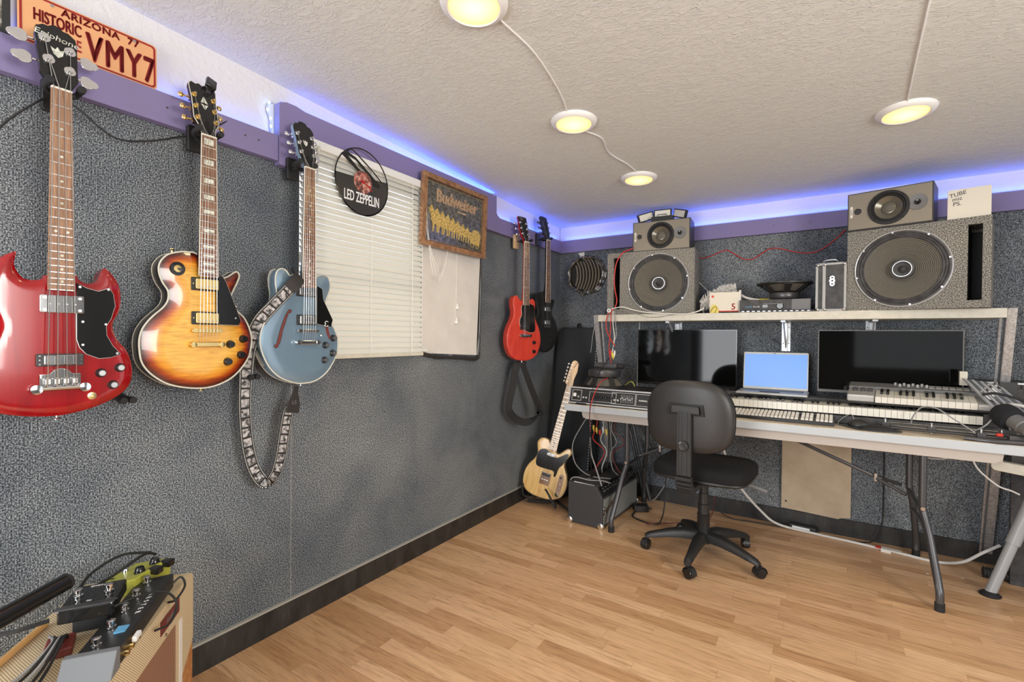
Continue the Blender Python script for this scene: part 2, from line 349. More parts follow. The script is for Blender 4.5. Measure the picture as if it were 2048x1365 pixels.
# nail heads
g = G()
for x in (1.55,1.75,2.0,2.25,2.9,.95,.7): g.cyl((x,D-.034,1.915),(x,D-.0355,1.915),.0035,n=8)
for y in (.95,1.0,.7,2.75,3.1): g.cyl((.034,y,1.92),(.0355,y,1.92),.0035,n=8)
struct(g.build('trim_6', 'dark_metal'), 'nail heads in the purple rail')
# window
g = G()
for a, b in (((WY0,WZ0),(WY0+.035,WZ1)), ((WY1-.035,WZ0),(WY1,WZ1)), ((WY0,WZ0),(WY1,WZ0+.035)), ((WY0,WZ1-.035),(WY1,WZ1)), ((WY0,1.50),(WY1,1.535))): g.b2((-.085,a[0],a[1]), (-.06,b[0],b[1]))
wf = struct(g.build('window_1', 'white_plastic', smooth=0), 'white sliding window behind the blind')
gm = newmat('glass', (.9,.95,.95), .02); tb = N(gm, 'ShaderNodeBsdfTransparent'); gx = N(gm, 'ShaderNodeMixShader', Fac=.92); L(gm, bsdf(gm).outputs[0], gx.inputs[1]); L(gm, tb.outputs[0], gx.inputs[2]); L(gm, gx.outputs[0], gm.node_tree.nodes['Material Output'].inputs[0])
G().b2((-.074,WY0+.03,WZ0+.03), (-.072,WY1-.03,WZ1-.03)).build('pane', 'glass', wf, smooth=0)
G().b2((-.058,WY0,WZ0), (0.02,WY1,WZ0+.012)).build('sill', 'white_plastic', wf, smooth=0)

# LED strips behind the rails, giving off blue light
newmat('led', (.05,.08,.3), .5, emis=(.06,.14,1.0), es=2.5); newmat('led_dot', (.5,.7,1), .5, emis=(.25,.5,1.0), es=30); newmat('led_tape', (.5,.55,.62), .5)
def led(name, pts, label, n):
    t = thing(name, label, 'light strip'); G().tube(pts, .0035, 6).build('tape', 'led', t)
led('led_strip_light', [(.012,-1.5,1.967),(.012,1.075,1.967)], 'blue light strip on top of the purple rail behind the three nearest hanging guitars', 0)
led('led_strip_light', [(.012,1.10,2.108),(.012,1.19,2.104),(.012,2.55,2.101),(.012,2.57,2.0),(.012,2.62,1.968),(.012,3.48,1.967)], 'blue light strip on the purple casing above the window and on to the corner', 0)
led('led_strip_light', [(.03,D-.010,1.967),(4.2,D-.010,1.967)], 'blue light strip on the purple rail of the wall behind the desk', 0)
t = thing('led_strip_light', 'loose end of blue light strip with bright dots left of the window casing', 'light strip')
pts = [(.004,1.076,2.098),(.004,1.055,2.09),(.006,1.048,2.06),(.006,1.06,2.03),(.006,1.062,2.0),(.006,1.066,1.967)]
G().tube(pts, .003, 6, 5).build('tape', 'led_tape', t)
g = G()
for p in pts[1:]: g.ball((p[0]+.004, p[1], p[2]), .0042, 8)
g.build('lamp_dots', 'led_dot', t)
def ledlight(loc, sx, rot, e):
    l = bpy.data.lights.new('led_glow', 'AREA'); l.shape = 'RECTANGLE'; l.size = sx; l.size_y = .006; l.energy = e; l.color = (.04,.11,1.0)
    o = bpy.data.objects.new('led_glow', l); COL.objects.link(o); o.location = loc; o.rotation_euler = rot
ledlight((.014,-.2,1.974), 2.5, (R(180),0,R(90)), 1.1); ledlight((.014,1.86,2.106), 1.4, (R(180),0,R(90)), 1.5); ledlight((.014,3.05,1.974), .85, (R(180),0,R(90)), .9)
ledlight((2.15,D-.012,1.974), 4.2, (R(180),0,0), 3.8)

# ceiling lights
m = newmat('lens', (.9,.8,.5), .5); at_ = N(m, 'ShaderNodeTexCoord'); sx_ = N(m, 'ShaderNodeVectorMath', operation='LENGTH'); L(m, at_.outputs['Object'], sx_.inputs[0])
cr = ramp(m, mth(m, 'DIVIDE', sx_.outputs['Value'], .075), [(0, (1.0,.92,.66)), (.55, (1.0,.78,.36)), (1, (.95,.55,.15))])
L(m, cr, bsdf(m).inputs['Emission Color']); bsdf(m).inputs['Emission Strength'].default_value = 1.25
spots = [((.941,1.140),'round warm ceiling light nearest the camera at the top edge'), ((.885,1.94),'round warm ceiling light, second along the cord, above the window side'),
         ((2.096,2.515),'round warm ceiling light alone on the right above the big speaker'), ((.92,2.73),'round warm ceiling light nearest the far corner above the left speaker')]
src = None
for (x, y), lab in spots:
    z = ceilz(y); T = Matrix.Translation((x,y,z)) @ Matrix.Rotation(math.atan(.04272)*-1, 4, 'X')
    if src is None:
        t = thing('ceiling_light', lab, 'ceiling light', T, 'round ceiling lights')
        G().lathe((0,0,0), (0,0,-1), [(.102,0), (.100,.006), (.093,.014), (.080,.018), (.076,.014)], 40, close=False).build('trim_ring', 'white_enamel', t)
        G().lathe((0,0,0), (0,0,-1), [(.0765,.014), (.070,.0165), (.045,.019), (.001,.0195)], 40).build('lens', 'lens', t); src = t
    else:
        t = copy_tree(src); t.matrix_world = T; t['label'] = lab
    pl = bpy.data.lights.new('ceiling_lamp', 'SPOT'); pl.energy = 9; pl.color = (1,.78,.45); pl.spot_size = R(165); pl.spot_blend = .8; pl.shadow_soft_size = .07
    po = bpy.data.objects.new('ceiling_lamp', pl); COL.objects.link(po); po.location = (x, y, z-.03)
# surface cords between the lights
def cord(lab, pts, r=.003, mat='white_enamel', name='white_wire', ct='wire'):
    return tag(G().tube([(x, y, ceilz(y)-r*.8) for x, y in pts], r, 6, 8).build(name, mat), lab, ct)
cord('white cord on the ceiling between the first and second lights by the window', [(.97,1.24),(.98,1.42),(.955,1.62),(.925,1.76),(.90,1.84)])
cord('thin white cord on the ceiling from the second light to the far corner light', [(.89,2.04),(.93,2.15),(.90,2.32),(.93,2.5),(.94,2.63)])
cord('white cord on the ceiling leading to the lone right light', [(2.05,1.15),(2.06,1.6),(2.075,2.05),(2.09,2.42)])

# ================================================================== GUITARS (local frame: x right, y up the neck, z out of the face, origin at the bridge)
def ccw(p):
    a = sum(p[i][0]*p[(i+1) % len(p)][1]-p[(i+1) % len(p)][0]*p[i][1] for i in range(len(p))); return p if a > 0 else p[::-1]
def smooth2(mm_, k=5, s=.001): return ccw([(q.x, q.y) for q in cat([(a*s, b*s, 0) for a, b in mm_], k, True)])
def mirror(half): return half+[(-x, y) for x, y in reversed(half) if x > .0005]
def sdist(p, poly):
    best = 9; n = len(poly)
    for i in range(n):
        a = poly[i]; b = poly[(i+1) % n]; dx, dy = b[0]-a[0], b[1]-a[1]; l = dx*dx+dy*dy
        t = 0 if l == 0 else max(0, min(1, ((p[0]-a[0])*dx+(p[1]-a[1])*dy)/l)); d = math.hypot(p[0]-a[0]-dx*t, p[1]-a[1]-dy*t)
        if d < best: best = d
    return best
def body_mesh(poly, thick, drop, ew, mats, parent, fade=.075, grid=.009):
    n = len(poly); pts = [V(p) for p in poly]; x0 = min(p[0] for p in poly); x1 = max(p[0] for p in poly); y0 = min(p[1] for p in poly); y1 = max(p[1] for p in poly)
    ins = []
    x = x0
    while x < x1:
        y = y0
        while y < y1:
            if inside((x, y), poly) and sdist((x, y), poly) > .004: ins.append(V((x, y)))
            y += grid
        x += grid
    vo, _, fo, _, _, _ = delaunay_2d_cdt(pts+ins, [(i, (i+1) % n) for i in range(n)], [], 1, 1e-6)
    fo = [f for f in fo if inside(sum((vo[i] for i in f), V((0,0)))/len(f), poly)]
    ds = [sdist(p, poly) for p in vo]
    def h(d): t = min(1, d/ew); return -drop*(1-t)**2
    g = G(); g.add([(p.x, p.y, h(d)) for p, d in zip(vo, ds)], [tuple(f) for f in fo]); k = len(g.v)
    g.m = 1; zs = [-drop-.0015, -drop-.004, -thick+.004, -thick]; ins_ = [0, 0, 0, .003]
    loops = []
    g.v += [V((p[0], p[1], -drop)) for p in poly]; loops.append(k)
    c = V((sum(p[0] for p in poly)/n, sum(p[1] for p in poly)/n))
    for z, i_ in zip(zs, ins_):
        loops.append(len(g.v)); g.v += [V((p[0]+(c.x-p[0])*i_*6, p[1]+(c.y-p[1])*i_*6, z)) for p in poly]
    for a, b in zip(loops, loops[1:]):
        for i in range(n): g.f.append([a+i, a+(i+1) % n, b+(i+1) % n, b+i]); g.mi.append(1)
    g.f.append([loops[-1]+i for i in range(n)]); g.mi.append(1)
    o = g.build('body', mats, parent, 45)
    a = o.data.attributes.new('edge', 'FLOAT', 'POINT'); vals = [min(1, d/fade) for d in ds]+[0]*(len(g.v)-k); a.data.foreach_set('value', vals); return o
def knob(p, x, y, z, r=.0125, h=.014, mat='black_gloss', cap=None, n=20):
    k = G().lathe((x, y, z), (0,0,1), [(r*1.12, 0), (r*1.05, .003), (r*.85, h*.85), (r*.78, h)], n).build('knob', mat, p)
    if cap: G().cyl((x, y, z+h), (x, y, z+h+.0008), r*.62, n=n).build('knob_cap', cap, k)
    return k
GIB = [(21,0),(22,22),(31,40),(38,54),(37,120),(41,168),(39,178),(32,184),(20,180),(10,186),(0,180)]
EPI = [(21,0),(22,16),(33,36),(38,50),(40,120),(45,160),(43,170),(34,182),(20,186),(14,196),(0,198)]
def guitar(s, T):
    t = thing(s['name'], s['label'], s['cat'], T); sc_ = s['scale']; ns = s.get('ns', 6)
    poly = s['poly'] if 'poly' in s else smooth2(s['out']); hw = s.get('hw', 'chrome')
    body_mesh(poly, s['thick'], s.get('drop', .008), s.get('ew', .02), s['bmats'], t, s.get('fade', .075))
    if s.get('bind'): G().tube([(p[0], p[1], -s.get('drop', .008)+.001) for p in poly], .0026, 6, closed=True).build('binding', s['bind'], t)
    if s.get('backbind'): G().tube([(p[0], p[1], -s['thick']+.004) for p in poly], .002, 6, closed=True).build('back_binding', s['backbind'], t)
    # neck and board
    fz = s.get('fz', .014); w0, w1 = s.get('nw', (.0435, .057)); ye = s['board_end']; nf = s['nf']; ytop = sc_
    def wd(y): return w0+(w1-w0)*(ytop-y)/(ytop-ye)
    g = G(); nk = s.get('neck_end', .2); sec = 8
    rings = []
    for y in (ytop+.006, ytop-.02, ytop-.3, nk+.05, nk+.02, nk-.02):
        dp = .020 if y > nk+.06 else (.028 if y > nk+.03 else s['thick']*.7)
        hw_ = wd(y)/2-.0006; rings.append([V((hw_*math.cos(math.pi*i/sec), y, fz-.0055-dp*math.sin(math.pi*i/sec))) for i in range(sec+1)])
    vs = [p for r_ in rings for p in r_]; q = sec+1
    fs = [(a*q+i, a*q+i+1, (a+1)*q+i+1, (a+1)*q+i) for a in range(len(rings)-1) for i in range(sec)]+[(a*q+sec, a*q, (a+1)*q, (a+1)*q+sec) for a in range(len(rings)-1)]+[tuple(range(q)), tuple((len(rings)-1)*q+i for i in range(q))]
    g.add(vs, fs).build('neck', s['neck_mat'], t, 60)
    g = G(); g.add([(-wd(y)/2*1, y, z) for y in (ytop, ye) for z in (fz-.0055, fz)]+[(wd(y)/2, y, z) for y in (ytop, ye) for z in (fz-.0055, fz)],
                   [(0,1,3,2),(4,6,7,5),(0,4,5,1),(2,3,7,6),(1,5,7,3),(0,2,6,4)]); fb = g.build('fretboard', s['board_mat'], t, 0)
    if s.get('fbind'):
        g = G()
        for sg in (-1, 1): g.tube([(sg*wd(ytop)/2, ytop, fz-.001), (sg*wd(ye)/2, ye, fz-.001)], .0016, 6)
        g.build('board_binding', s['fbind'], fb)
    fy = []
    for i in range(1, nf+1):
        y = sc_*2**(-i/12); fy.append(y)
        if y > ye: G().box((0, y, fz+.0004), (wd(y)-.001, .0022, .0014)).build('fret', 'steel', fb, 0)
    fy = [sc_]+fy; g = G()
    for i in s.get('marks', (3,5,7,9,12,15,17,19)):
        if i > nf: continue
        y = (fy[i-1]+fy[i])/2; w_ = wd(y)
        if y < ye: continue
        if s['inlay'] == 'block': g.box((0, y, fz+.0003), (w_*.62, (fy[i-1]-fy[i])*.55, .0006))
        elif i in (12, 24):
            for q_ in (-1, 1): g.cyl((q_*w_*.24, y, fz), (q_*w_*.24, y, fz+.0007), .0034, n=12)
        else: g.cyl((0, y, fz), (0, y, fz+.0007), .0034, n=12)
    g.build('inlays', s.get('inlay_mat', 'pearl'), fb, 0)
    G().box((0, ytop+.002, fz-.001), (w0, .005, .009)).build('nut', 'ivory', t, 0)
    # headstock
    tilt = s.get('tilt', 15); H = Matrix.Translation((0, ytop+.003, fz-.004)) @ Matrix.Rotation(R(-tilt), 4, 'X')
    ho = s['head']; hp = ccw([(a*.001, b*.001) for a, b in (mirror(ho) if s.get('hsym', True) else ho)])
    g = G(); g.T = H; g.prism(hp, -.014, 0); hd = g.build('headstock', s.get('head_side', s['neck_mat']), t, 0, .0012)
    g = G(); g.T = H; g.prism([(x*.965, y*.99+.001) for x, y in hp], 0, .0012); g.build('headstock_face', s['head_face'], hd, 0)
    if s.get('hbind'): g = G(); g.T = H; g.tube([(x*.985, y, .0006) for x, y in hp], .0013, 6, closed=True); g.build('headstock_binding', s['hbind'], hd)
    if s.get('logo'):
        lt, lsz, ly, shear, lrot, lx = s['logo']; text('brand_lettering', lt, lsz, s.get('logo_mat', 'pearl'), hd, H @ Matrix.Translation((lx, ly, .0018)) @ Matrix.Rotation(R(lrot), 4, 'Z'), .0003, shear, sx=1.0)
    for im in s.get('crown', []): g = G(); g.T = H; g.prism(ccw([(a*.001, b*.001) for a, b in im]), .0012, .0018); g.build('crown_inlay', 'pearl', hd, 0)
    if s.get('rodcover'): g = G(); g.T = H; g.prism([(-.008,.012),(.008,.012),(.010,.03),(.004,.05),(0,.054),(-.004,.05),(-.010,.03)], .0012, .003); g.build('rod_cover', 'pickguard_black', hd, 0)
    slots = [(i-(ns-1)/2)/(ns-1) for i in range(ns)]; posts = s['posts']
    for (px, py, side) in posts:
        px *= .001; py *= .001; g = G(); g.T = H; tr_ = s.get('tr', .006)
        g.lathe((px, py, .001), (0,0,1), [(tr_*1.35,0),(tr_*1.3,.002),(tr_*.7,.0025),(tr_*.62,.010),(tr_*.72,.012),(tr_*.2,.0125)], 16)
        tn = g.build('tuner', hw, hd); ex = s.get('headhalf', 40)*.001
        e = V((px+side*s.get('pegx', .021), py, -.020)); g = G(); g.T = H
        g.cyl((px, py, -.019), e, .0026, n=8); g.box((px, py, -.019), (.016,.022,.010))
        if s.get('clover'):
            c = e+V((side*.018, 0, 0)); g.build('tuner_gear', hw, tn); g = G(); g.T = H
            lob = []
            for i in range(40):
                a = 2*math.pi*i/40; rr = .0145+.0045*abs(math.cos(1.5*a)); lob.append((c.x+side*rr*1.15*math.cos(a), c.y+rr*math.sin(a)))
            g.prism(ccw(lob), -.0225, -.0195); g.build('tuner_button', hw, tn, 0, .001)
        else: g.build('tuner_gear', hw, tn); g = G(); g.T = H; g.ball((e.x+side*.008, e.y, e.z), .010, 12, .9, .95, .5); g.build('tuner_button', s.get('btn', hw), tn)
    # strings
    bz = s.get('bz', .016); sp = s.get('spacing', .052); sy0 = s.get('tail_y', -.04)
    order = sorted(posts, key=lambda p: (p[2], -p[1] if p[2] < 0 else p[1])) if s.get('hsym', True) else sorted(posts, key=lambda p: p[1])
    for i in range(ns):
        a = slots[i]*sp; b = slots[i]*(w0-.008); tp = H @ V((order[i][0]*.001, order[i][1]*.001, .006)) if s.get('str_head', True) else V((b, ytop, fz+.002))
        g = G(); r_ = s.get('sr', .0005)*(1.5 if i < ns/2 else 1)
        g.tube([(a*.96, sy0, bz-.004), (a, 0, bz+.004), (b, ytop+.002, fz+.004), tp], r_, 5); g.build('string', 'steel', t, 60)
    for pg in s.get('guards', []):
        po = ccw([(a*.001, b*.001) for a, b in pg[0]]) if not pg[3] else smooth2(pg[0], 5)
        o = G().prism(po, pg[1], pg[1]+.0025).build('pickguard', pg[2], t, 0)
        if s.get('guard_edge'): G().tube([(x, y, pg[1]+.0012) for x, y in po], .0012, 5, closed=True).build('guard_edge', s['guard_edge'], o)
        if len(pg) > 4:
            for x, y in pg[4]: G().cyl((x*.001,y*.001,pg[1]+.002),(x*.001,y*.001,pg[1]+.0036),.0032,n=10).build('screw', 'steel', o)
    for pu in s.get('pickups', []):
        x, y, w_, h_, kind = pu; x *= .001; y *= .001; w_ *= .001; h_ *= .001
        if kind == 'bassbig':
            o = G().prism(rrect(w_, h_, .004, 3, x, y), .001, .011).build('pickup', 'chrome', t, 40, .001)
            for sx_ in (-1, 1):
                for sy_ in (-1, 1): G().cyl((x+sx_*(w_/2-.009), y+sy_*(h_/2-.007), .011), (x+sx_*(w_/2-.009), y+sy_*(h_/2-.007), .013), .0038, n=12).build('screw', 'steel', o)
            for k in range(4): G().cyl((x+(k-1.5)*.017, y, .011), (x+(k-1.5)*.017, y, .0118), .0022, n=10).build('pole', 'steel', o)
            continue
        o = G().prism(rrect(w_, h_, .003, 3, x, y), .0005, .005).build('pickup', 'black_plastic', t, 40, .0008)
        if kind == 'p90': G().prism(rrect(w_*.8, h_*.75, .003, 3, x, y), .005, .009).build('pickup_cover', 'black_plastic', o, 40); cvw, cvh = w_*.8, h_*.75; top = .009
        else:
            cvw, cvh = w_*.78, h_*.80; top = .0135; G().prism(rrect(cvw, cvh, .003, 3, x, y), .004, top).build('pickup_cover', s.get('pucover', hw), o, 40, .001)
            for sx_ in (-1, 1): G().cyl((x+sx_*w_*.445, y, .005), (x+sx_*w_*.445, y, .0066), .0022, n=10).build('screw', hw, o)
        for k in range(ns): G().cyl((x+(k-(ns-1)/2)*sp/(ns-1), y-cvh*.25*(kind != 'p90'), top), (x+(k-(ns-1)/2)*sp/(ns-1), y-cvh*.25*(kind != 'p90'), top+.0008), .0022, n=8).build('pole', 'steel', o)
    for x, y in s.get('knobs', []): knob(t, x*.001, y*.001, s.get('kz', -.001), s.get('kr', .0125), .014, s.get('kmat', 'black_gloss'), s.get('kcap'))
    # strap buttons
    yb = min(p[1] for p in poly); xb = min(poly, key=lambda p: p[1])[0]
    G().lathe((xb, yb, -s['thick']*.5), (0,-1,0), [(.004,-.002),(.004,.006),(.0075,.009),(.0075,.011)], 14).build('strap_button', hw, t)
    return t
def stop_bridge(t, hw, y=0, ty=-.045, w_=.095, z=.001):
    o = G().prism(rrect(.092, .013, .006, 4, 0, y), z+.006, z+.015).build('bridge', hw, t, 40, .0008)
    for k in range(6): G().box(((k-2.5)*.0104, y, z+.0165), (.006,.008,.004)).build('saddle', hw, o, 0)
    for sx_ in (-1, 1): G().cyl((sx_*.037, y, z-.002), (sx_*.037, y, z+.016), .004, n=12).build('post', hw, o)
    o = G().prism(rrect(w_+.008, .016, .0078, 5, 0, ty), z+.005, z+.016).build('tailpiece', hw, t, 40, .003)
    for sx_ in (-1, 1): G().lathe((sx_*.043, ty, z-.002), (0,0,1), [(.009,0),(.009,.014),(.0105,.016),(.009,.021),(.003,.0215)], 16).build('stud', hw, o)
def on_left(y, z, x=.13, lean=0.0, yawz=0.0, roll=0.0):
    T = frame((x, y, z), (0,1,0), (0,0,1), (1,0,0)); return T @ Matrix.Rotation(R(roll), 4, 'Z') @ Matrix.Rotation(R(lean), 4, 'X') @ Matrix.Rotation(R(yawz), 4, 'Y')

# --- red bass
BASS = [(-24,278),(-30,269),(-36,265),(-50,262),(-62,263),(-70,268),(-80,284),(-84,304),(-80,330),(-92,325),(-107,313),(-122,290),(-134,262),(-139,225),(-134,188),(-124,160),(-122,139),(-132,108),(-152,77),(-166,36),(-168,0),(-158,-32),(-136,-56),(-111,-72),(-89,-80),(-56,-88),(-8,-93),
        (28,-90),(67,-81),(101,-68),(130,-51),(151,-29),(161,0),(160,36),(148,77),(126,108),(116,139),(117,161),(129,188),(134,223),(130,262),(116,291),(98,310),(88,298),(80,274),(67,265),(56,264),(47,268),(38,276),(34,283)]
tB = guitar(dict(name='bass_guitar', cat='bass guitar', label='glossy cherry red double-horned four-string bass hanging nearest the camera at the far left', scale=.762, ns=4, out=BASS, thick=.042, drop=.010, ew=.022,
    bmats=['cherry_body','cherry_body'], fz=.016, nw=(.041,.054), board_end=.238, nf=20, neck_mat='cherry_body', board_mat='rosewood_light', neck_end=.262, inlay='dot', head=[(21,0),(24,12),(38,38),(38,60),(42,150),(40,168),(26,180),(16,180),(8,186),(0,190)],
    head_face='black_gloss', head_side='black_gloss', logo=('Epiphone', .024, .150, .15, -4, 0), crown=[[(-9,100),(0,92),(9,100),(14,120),(5,114),(0,124),(-5,114),(-14,120)]], posts=[(-20,78,-1),(-25,138,-1),(21,62,1),(25,122,1)], tr=.0095, pegx=.027, clover=True,
    spacing=.057, sr=.0009, tail_y=-.02, bz=.018, headhalf=42, pickups=[(3,203,88,46,'bassbig')], guards=[([(34,262),(54,250),(80,243),(104,254),(113,238),(117,205),(108,169),(97,147),(98,121),(112,91),(130,68),(108,59),(81,57),(54,70),(40,88),(34,110),(34,180)], .0005, 'pickguard_black', False, [(102,250),(96,152),(46,158),(46,95),(122,70),(40,252)])],
    guard_edge='white_plastic', knobs=[(86,16),(129,29),(113,-19)], kmat='black_plastic', kcap='steel', kr=.012, kz=-.002), on_left(.416, 1.061))
o = G().prism(rrect(.094, .032, .002, 2, .0, .056), .0005, .007).build('pickup', 'black_plastic', tB, 40, .0008)
G().prism(rrect(.066, .024, .003, 3, .0, .056), .006, .012).build('pickup_cover', 'chrome', o, 40, .001)
for x in (-.041, .041):
    for y in (.045, .056, .067): G().cyl((x, y, .007), (x, y, .0088), .0022, n=10).build('screw', 'chrome', o)
o = G().prism(rrect(.082, .038, .002, 2, 0, 0), .002, .006).build('bridge', 'chrome', tB, 40)
G().prism([(-.039,.018),(-.022,.020),(-.014,.030),(0,.035),(.014,.030),(.022,.020),(.039,.018),(.039,.008),(-.039,.008)], .006, .012).build('bridge_crest', 'chrome', o, 40, .001)
for k in range(4):
    G().box(((k-1.5)*.018, 0, .012), (.012,.014,.008)).build('saddle', 'steel', o, 0, .001); G().cyl(((k-1.5)*.018, .01, .012), ((k-1.5)*.018, -.018, .012), .0015, n=8).build('saddle_screw', 'steel', o)
G().tube([(-.038,-.018,.012),(.038,-.018,.012)], .0055, 12).build('tail_bar', 'chrome', o)
for x in (-.048, .048): G().lathe((x,-.019,.002), (0,0,1), [(.010,0),(.010,.01),(.012,.012),(.012,.015),(.004,.016)], 18).build('stud', 'chrome', o)
G().lathe((.066,-.046,0), (0,0,1), [(.011,-.002),(.010,.003),(.005,.004),(.004,.001)], 18).build('output_jack', 'brass_gold', tB)

# --- sunburst single cut
LP = [(-33,252),(-46,251),(-63,250),(-87,243),(-107,233),(-122,215),(-129,196),(-128,173),(-119,147),(-106,126),(-103,107),(-107,87),(-120,67),(-140,47),(-159,24),(-173,-2),(-179,-32),(-178,-65),(-173,-95),(-159,-121),(-136,-145),(-107,-165),(-69,-179),(-24,-187),(16,-187),(55,-177),(92,-157),(121,-128),(143,-94),(153,-59),(155,-24),(147,11),(129,46),(103,71),(87,91),(82,108),(89,134),(103,165),(111,187),(110,199),(103,205),(95,202),(74,186),(58,179),(42,181),(30,195),(27,215),(10,235),(-15,245)]
crownLP = [[(-11,112),(-1,94),(-1,110)],[(11,112),(1,94),(1,110)],[(-11,117),(-1,118),(-1,140)],[(11,117),(1,118),(1,140)]]
LPC = dict(scale=.628, out=LP, thick=.062, drop=.011, ew=.07, fade=.062, bmats=['burst_top','burst_back'], bind='cream', backbind='cream', fz=.019, nw=(.044,.058), board_end=.176, nf=22, neck_mat='burst_back', board_mat='rosewood', fbind='cream', neck_end=.225,
    inlay='block', marks=(1,3,5,7,9,12,15,17,19,21), head=GIB, head_face='black_gloss', head_side='burst_back', hbind='cream', hw='gold', posts=[(-27,56,-1),(-28,96,-1),(-29,136,-1),(27,56,1),(28,96,1),(29,136,1)], kmat='black_gloss', kr=.013)
s = dict(LPC); s.update(name='electric_guitar', cat='guitar', label='sunburst single-cut electric guitar with black pickguard and block inlays, second from the left', logo=('Gibson', .027, .160, .1, 0, 2), logo_mat='brass_gold', crown=crownLP, rodcover=True,
    guards=[([(45,182),(56,166),(106,36),(99,20),(42,21),(29,24),(29,128),(29,182)], .010, 'pickguard_black', False, [(88,44)])], guard_edge='cream', knobs=[(77,-45),(121,-27),(114,-82),(69,-104)], kcap=None,
    pickups=[(-1,151,88,42,'hb'),(0,41,88,42,'hb')])
tL = guitar(s, on_left(.774, 1.199))
stop_bridge(tL, 'gold'); o = G().lathe((-.082,.193,-.004), (0,0,1), [(.0215,0),(.0215,.004),(.012,.0045)], 28).build('switch_plate', 'black_gloss', tL)
G().lathe((-.082,.193,0), (0,0,1), [(.011,0),(.011,.002),(.006,.0025)], 20).build('switch_nut', 'gold', o); G().cyl((-.082,.193,.001), (-.070,.190,.018), .0028, n=8).build('switch_tip', 'black_plastic', o)
G().lathe((-.086,.246,-.03), (0,1,0), [(.004,-.006),(.004,.006),(.008,.009),(.008,.011)], 14).build('strap_button', 'gold', tL)
G().lathe((.095,.076,-.022), (.8,.55,0), [(.004,-.006),(.004,.008),(.009,.011),(.009,.014)], 14).build('strap_button', 'chrome', tL)
tt = thing('clip_tuner', 'small black clip-on tuner on the top of the sunburst guitar headstock', 'tuner', on_left(.774, 1.199) @ Matrix.Translation((.02,.806,-.03)) @ Matrix.Rotation(R(-18), 4, 'Z') @ Matrix.Rotation(R(-25), 4, 'X'))
G().box((0,.012,.012), (.032,.040,.014)).build('case', 'black_gloss', tt, 40, .003); G().box((-.002,.014,.0195), (.022,.024,.0015)).build('screen', 'charcoal', tt, 0); G().box((0,-.016,-.002), (.014,.026,.02)).build('clip', 'black_plastic', tt, 40, .002)

# --- pale blue semi-hollow
ES = [(-28,190),(-38,207),(-53,214),(-68,209),(-82,225),(-99,231),(-116,223),(-124,203),(-125,174),(-120,142),(-122,112),(-138,76),(-162,36),(-177,-2),(-182,-40),(-175,-78),(-158,-117),(-135,-150),(-101,-178),(-51,-199),(-14,-205),(40,-200),(88,-174),(121,-136),(143,-93),(149,-49),(138,-5),(112,38),(91,73),(83,101),(91,130),(107,167),(109,196),(98,220),(78,227),(54,221),(40,208),(32,200),(10,206),(-12,200)]
s = dict(LPC); s.update(name='semi_hollow_guitar', cat='guitar', label='metallic pale blue semi-hollow guitar with f-holes, hanging by the window blind', out=ES, thick=.056, drop=.006, ew=.05, bmats=['blue_body','blue_body'], fz=.018, board_end=.168, neck_end=.21, nf=22,
    neck_mat='blue_body', head_side='blue_body', fbind='ivory', inlay='dot', marks=(3,5,7,9,12,15,17,19,21), head=EPI, hbind=None, hw='chrome', posts=[(-27,60,-1),(-29,98,-1),(-31,136,-1),(27,60,1),(29,98,1),(31,136,1)], logo=('Epiphone', .019, .166, .15, 0, -2), logo_mat='pearl',
    crown=[[(-7,100),(0,92),(7,100),(10,116),(4,111),(0,120),(-4,111),(-10,116)]], rodcover=True, guards=[([(36,178),(60,168),(66,125),(110,46),(101,17),(47,26),(36,29),(36,127)], .010, 'pickguard_black', False)], guard_edge='white_plastic',
    knobs=[(84,-57),(121,-28),(80,-117),(119,-90)], kcap='steel', kmat='black_plastic', pickups=[(-4,153,84,40,'hb'),(-2,42,84,40,'hb')], pucover='chrome', posts_btn=None)
tE = guitar(s, on_left(1.139, 1.204)); stop_bridge(tE, 'chrome')
fh = [(-79,74),(-73,80),(-66,79),(-64,72),(-70,66),(-76,67),(-84,45),(-92,20),(-100,0),(-103,-20),(-110,-45),(-116,-54),(-118,-62),(-126,-66),(-133,-61),(-131,-53),(-124,-52),(-121,-40),(-116,-22),(-110,2),(-100,30),(-90,56)]
fl = G().prism(ccw([(a*.001, b*.001) for a, b in fh]), -.0035, .0012).build('f_hole', 'maroon', tE, 0); G().tube([(a*.001,b*.001,.0008) for a, b in fh], .0011, 5, closed=True).build('f_hole_edge', 'print_black', tE)
G().prism(ccw([(.001*(-24-a+6), b*.001+.03) for a, b in fh if b < 70 and b > -66]), -.0035, .0006).build('f_hole', 'maroon', tE, 0)
G().prism(rrect(.018,.018,.002,3,0,0), 0, .001)
q = G(); q.T = Matrix.Translation((.079,.030,.0128)); q.tube([(.009,.007,0),(.001,.010,0),(-.006,.004,0),(-.002,-.001,0),(-.007,-.007,0),(.001,-.011,0),(.009,-.007,0)], .0013, 6, 5); q.build('guard_emblem', 'print_white', tE)
G().cyl((.063,-.018,0), (.052,-.018,.018), .003, n=10).build('switch_tip', 'ivory', tE)
G().lathe((.098,.075,-.02), (.9,.3,0), [(.004,-.006),(.004,.008),(.008,.011),(.008,.013)], 12).build('strap_button', 'chrome', tE)

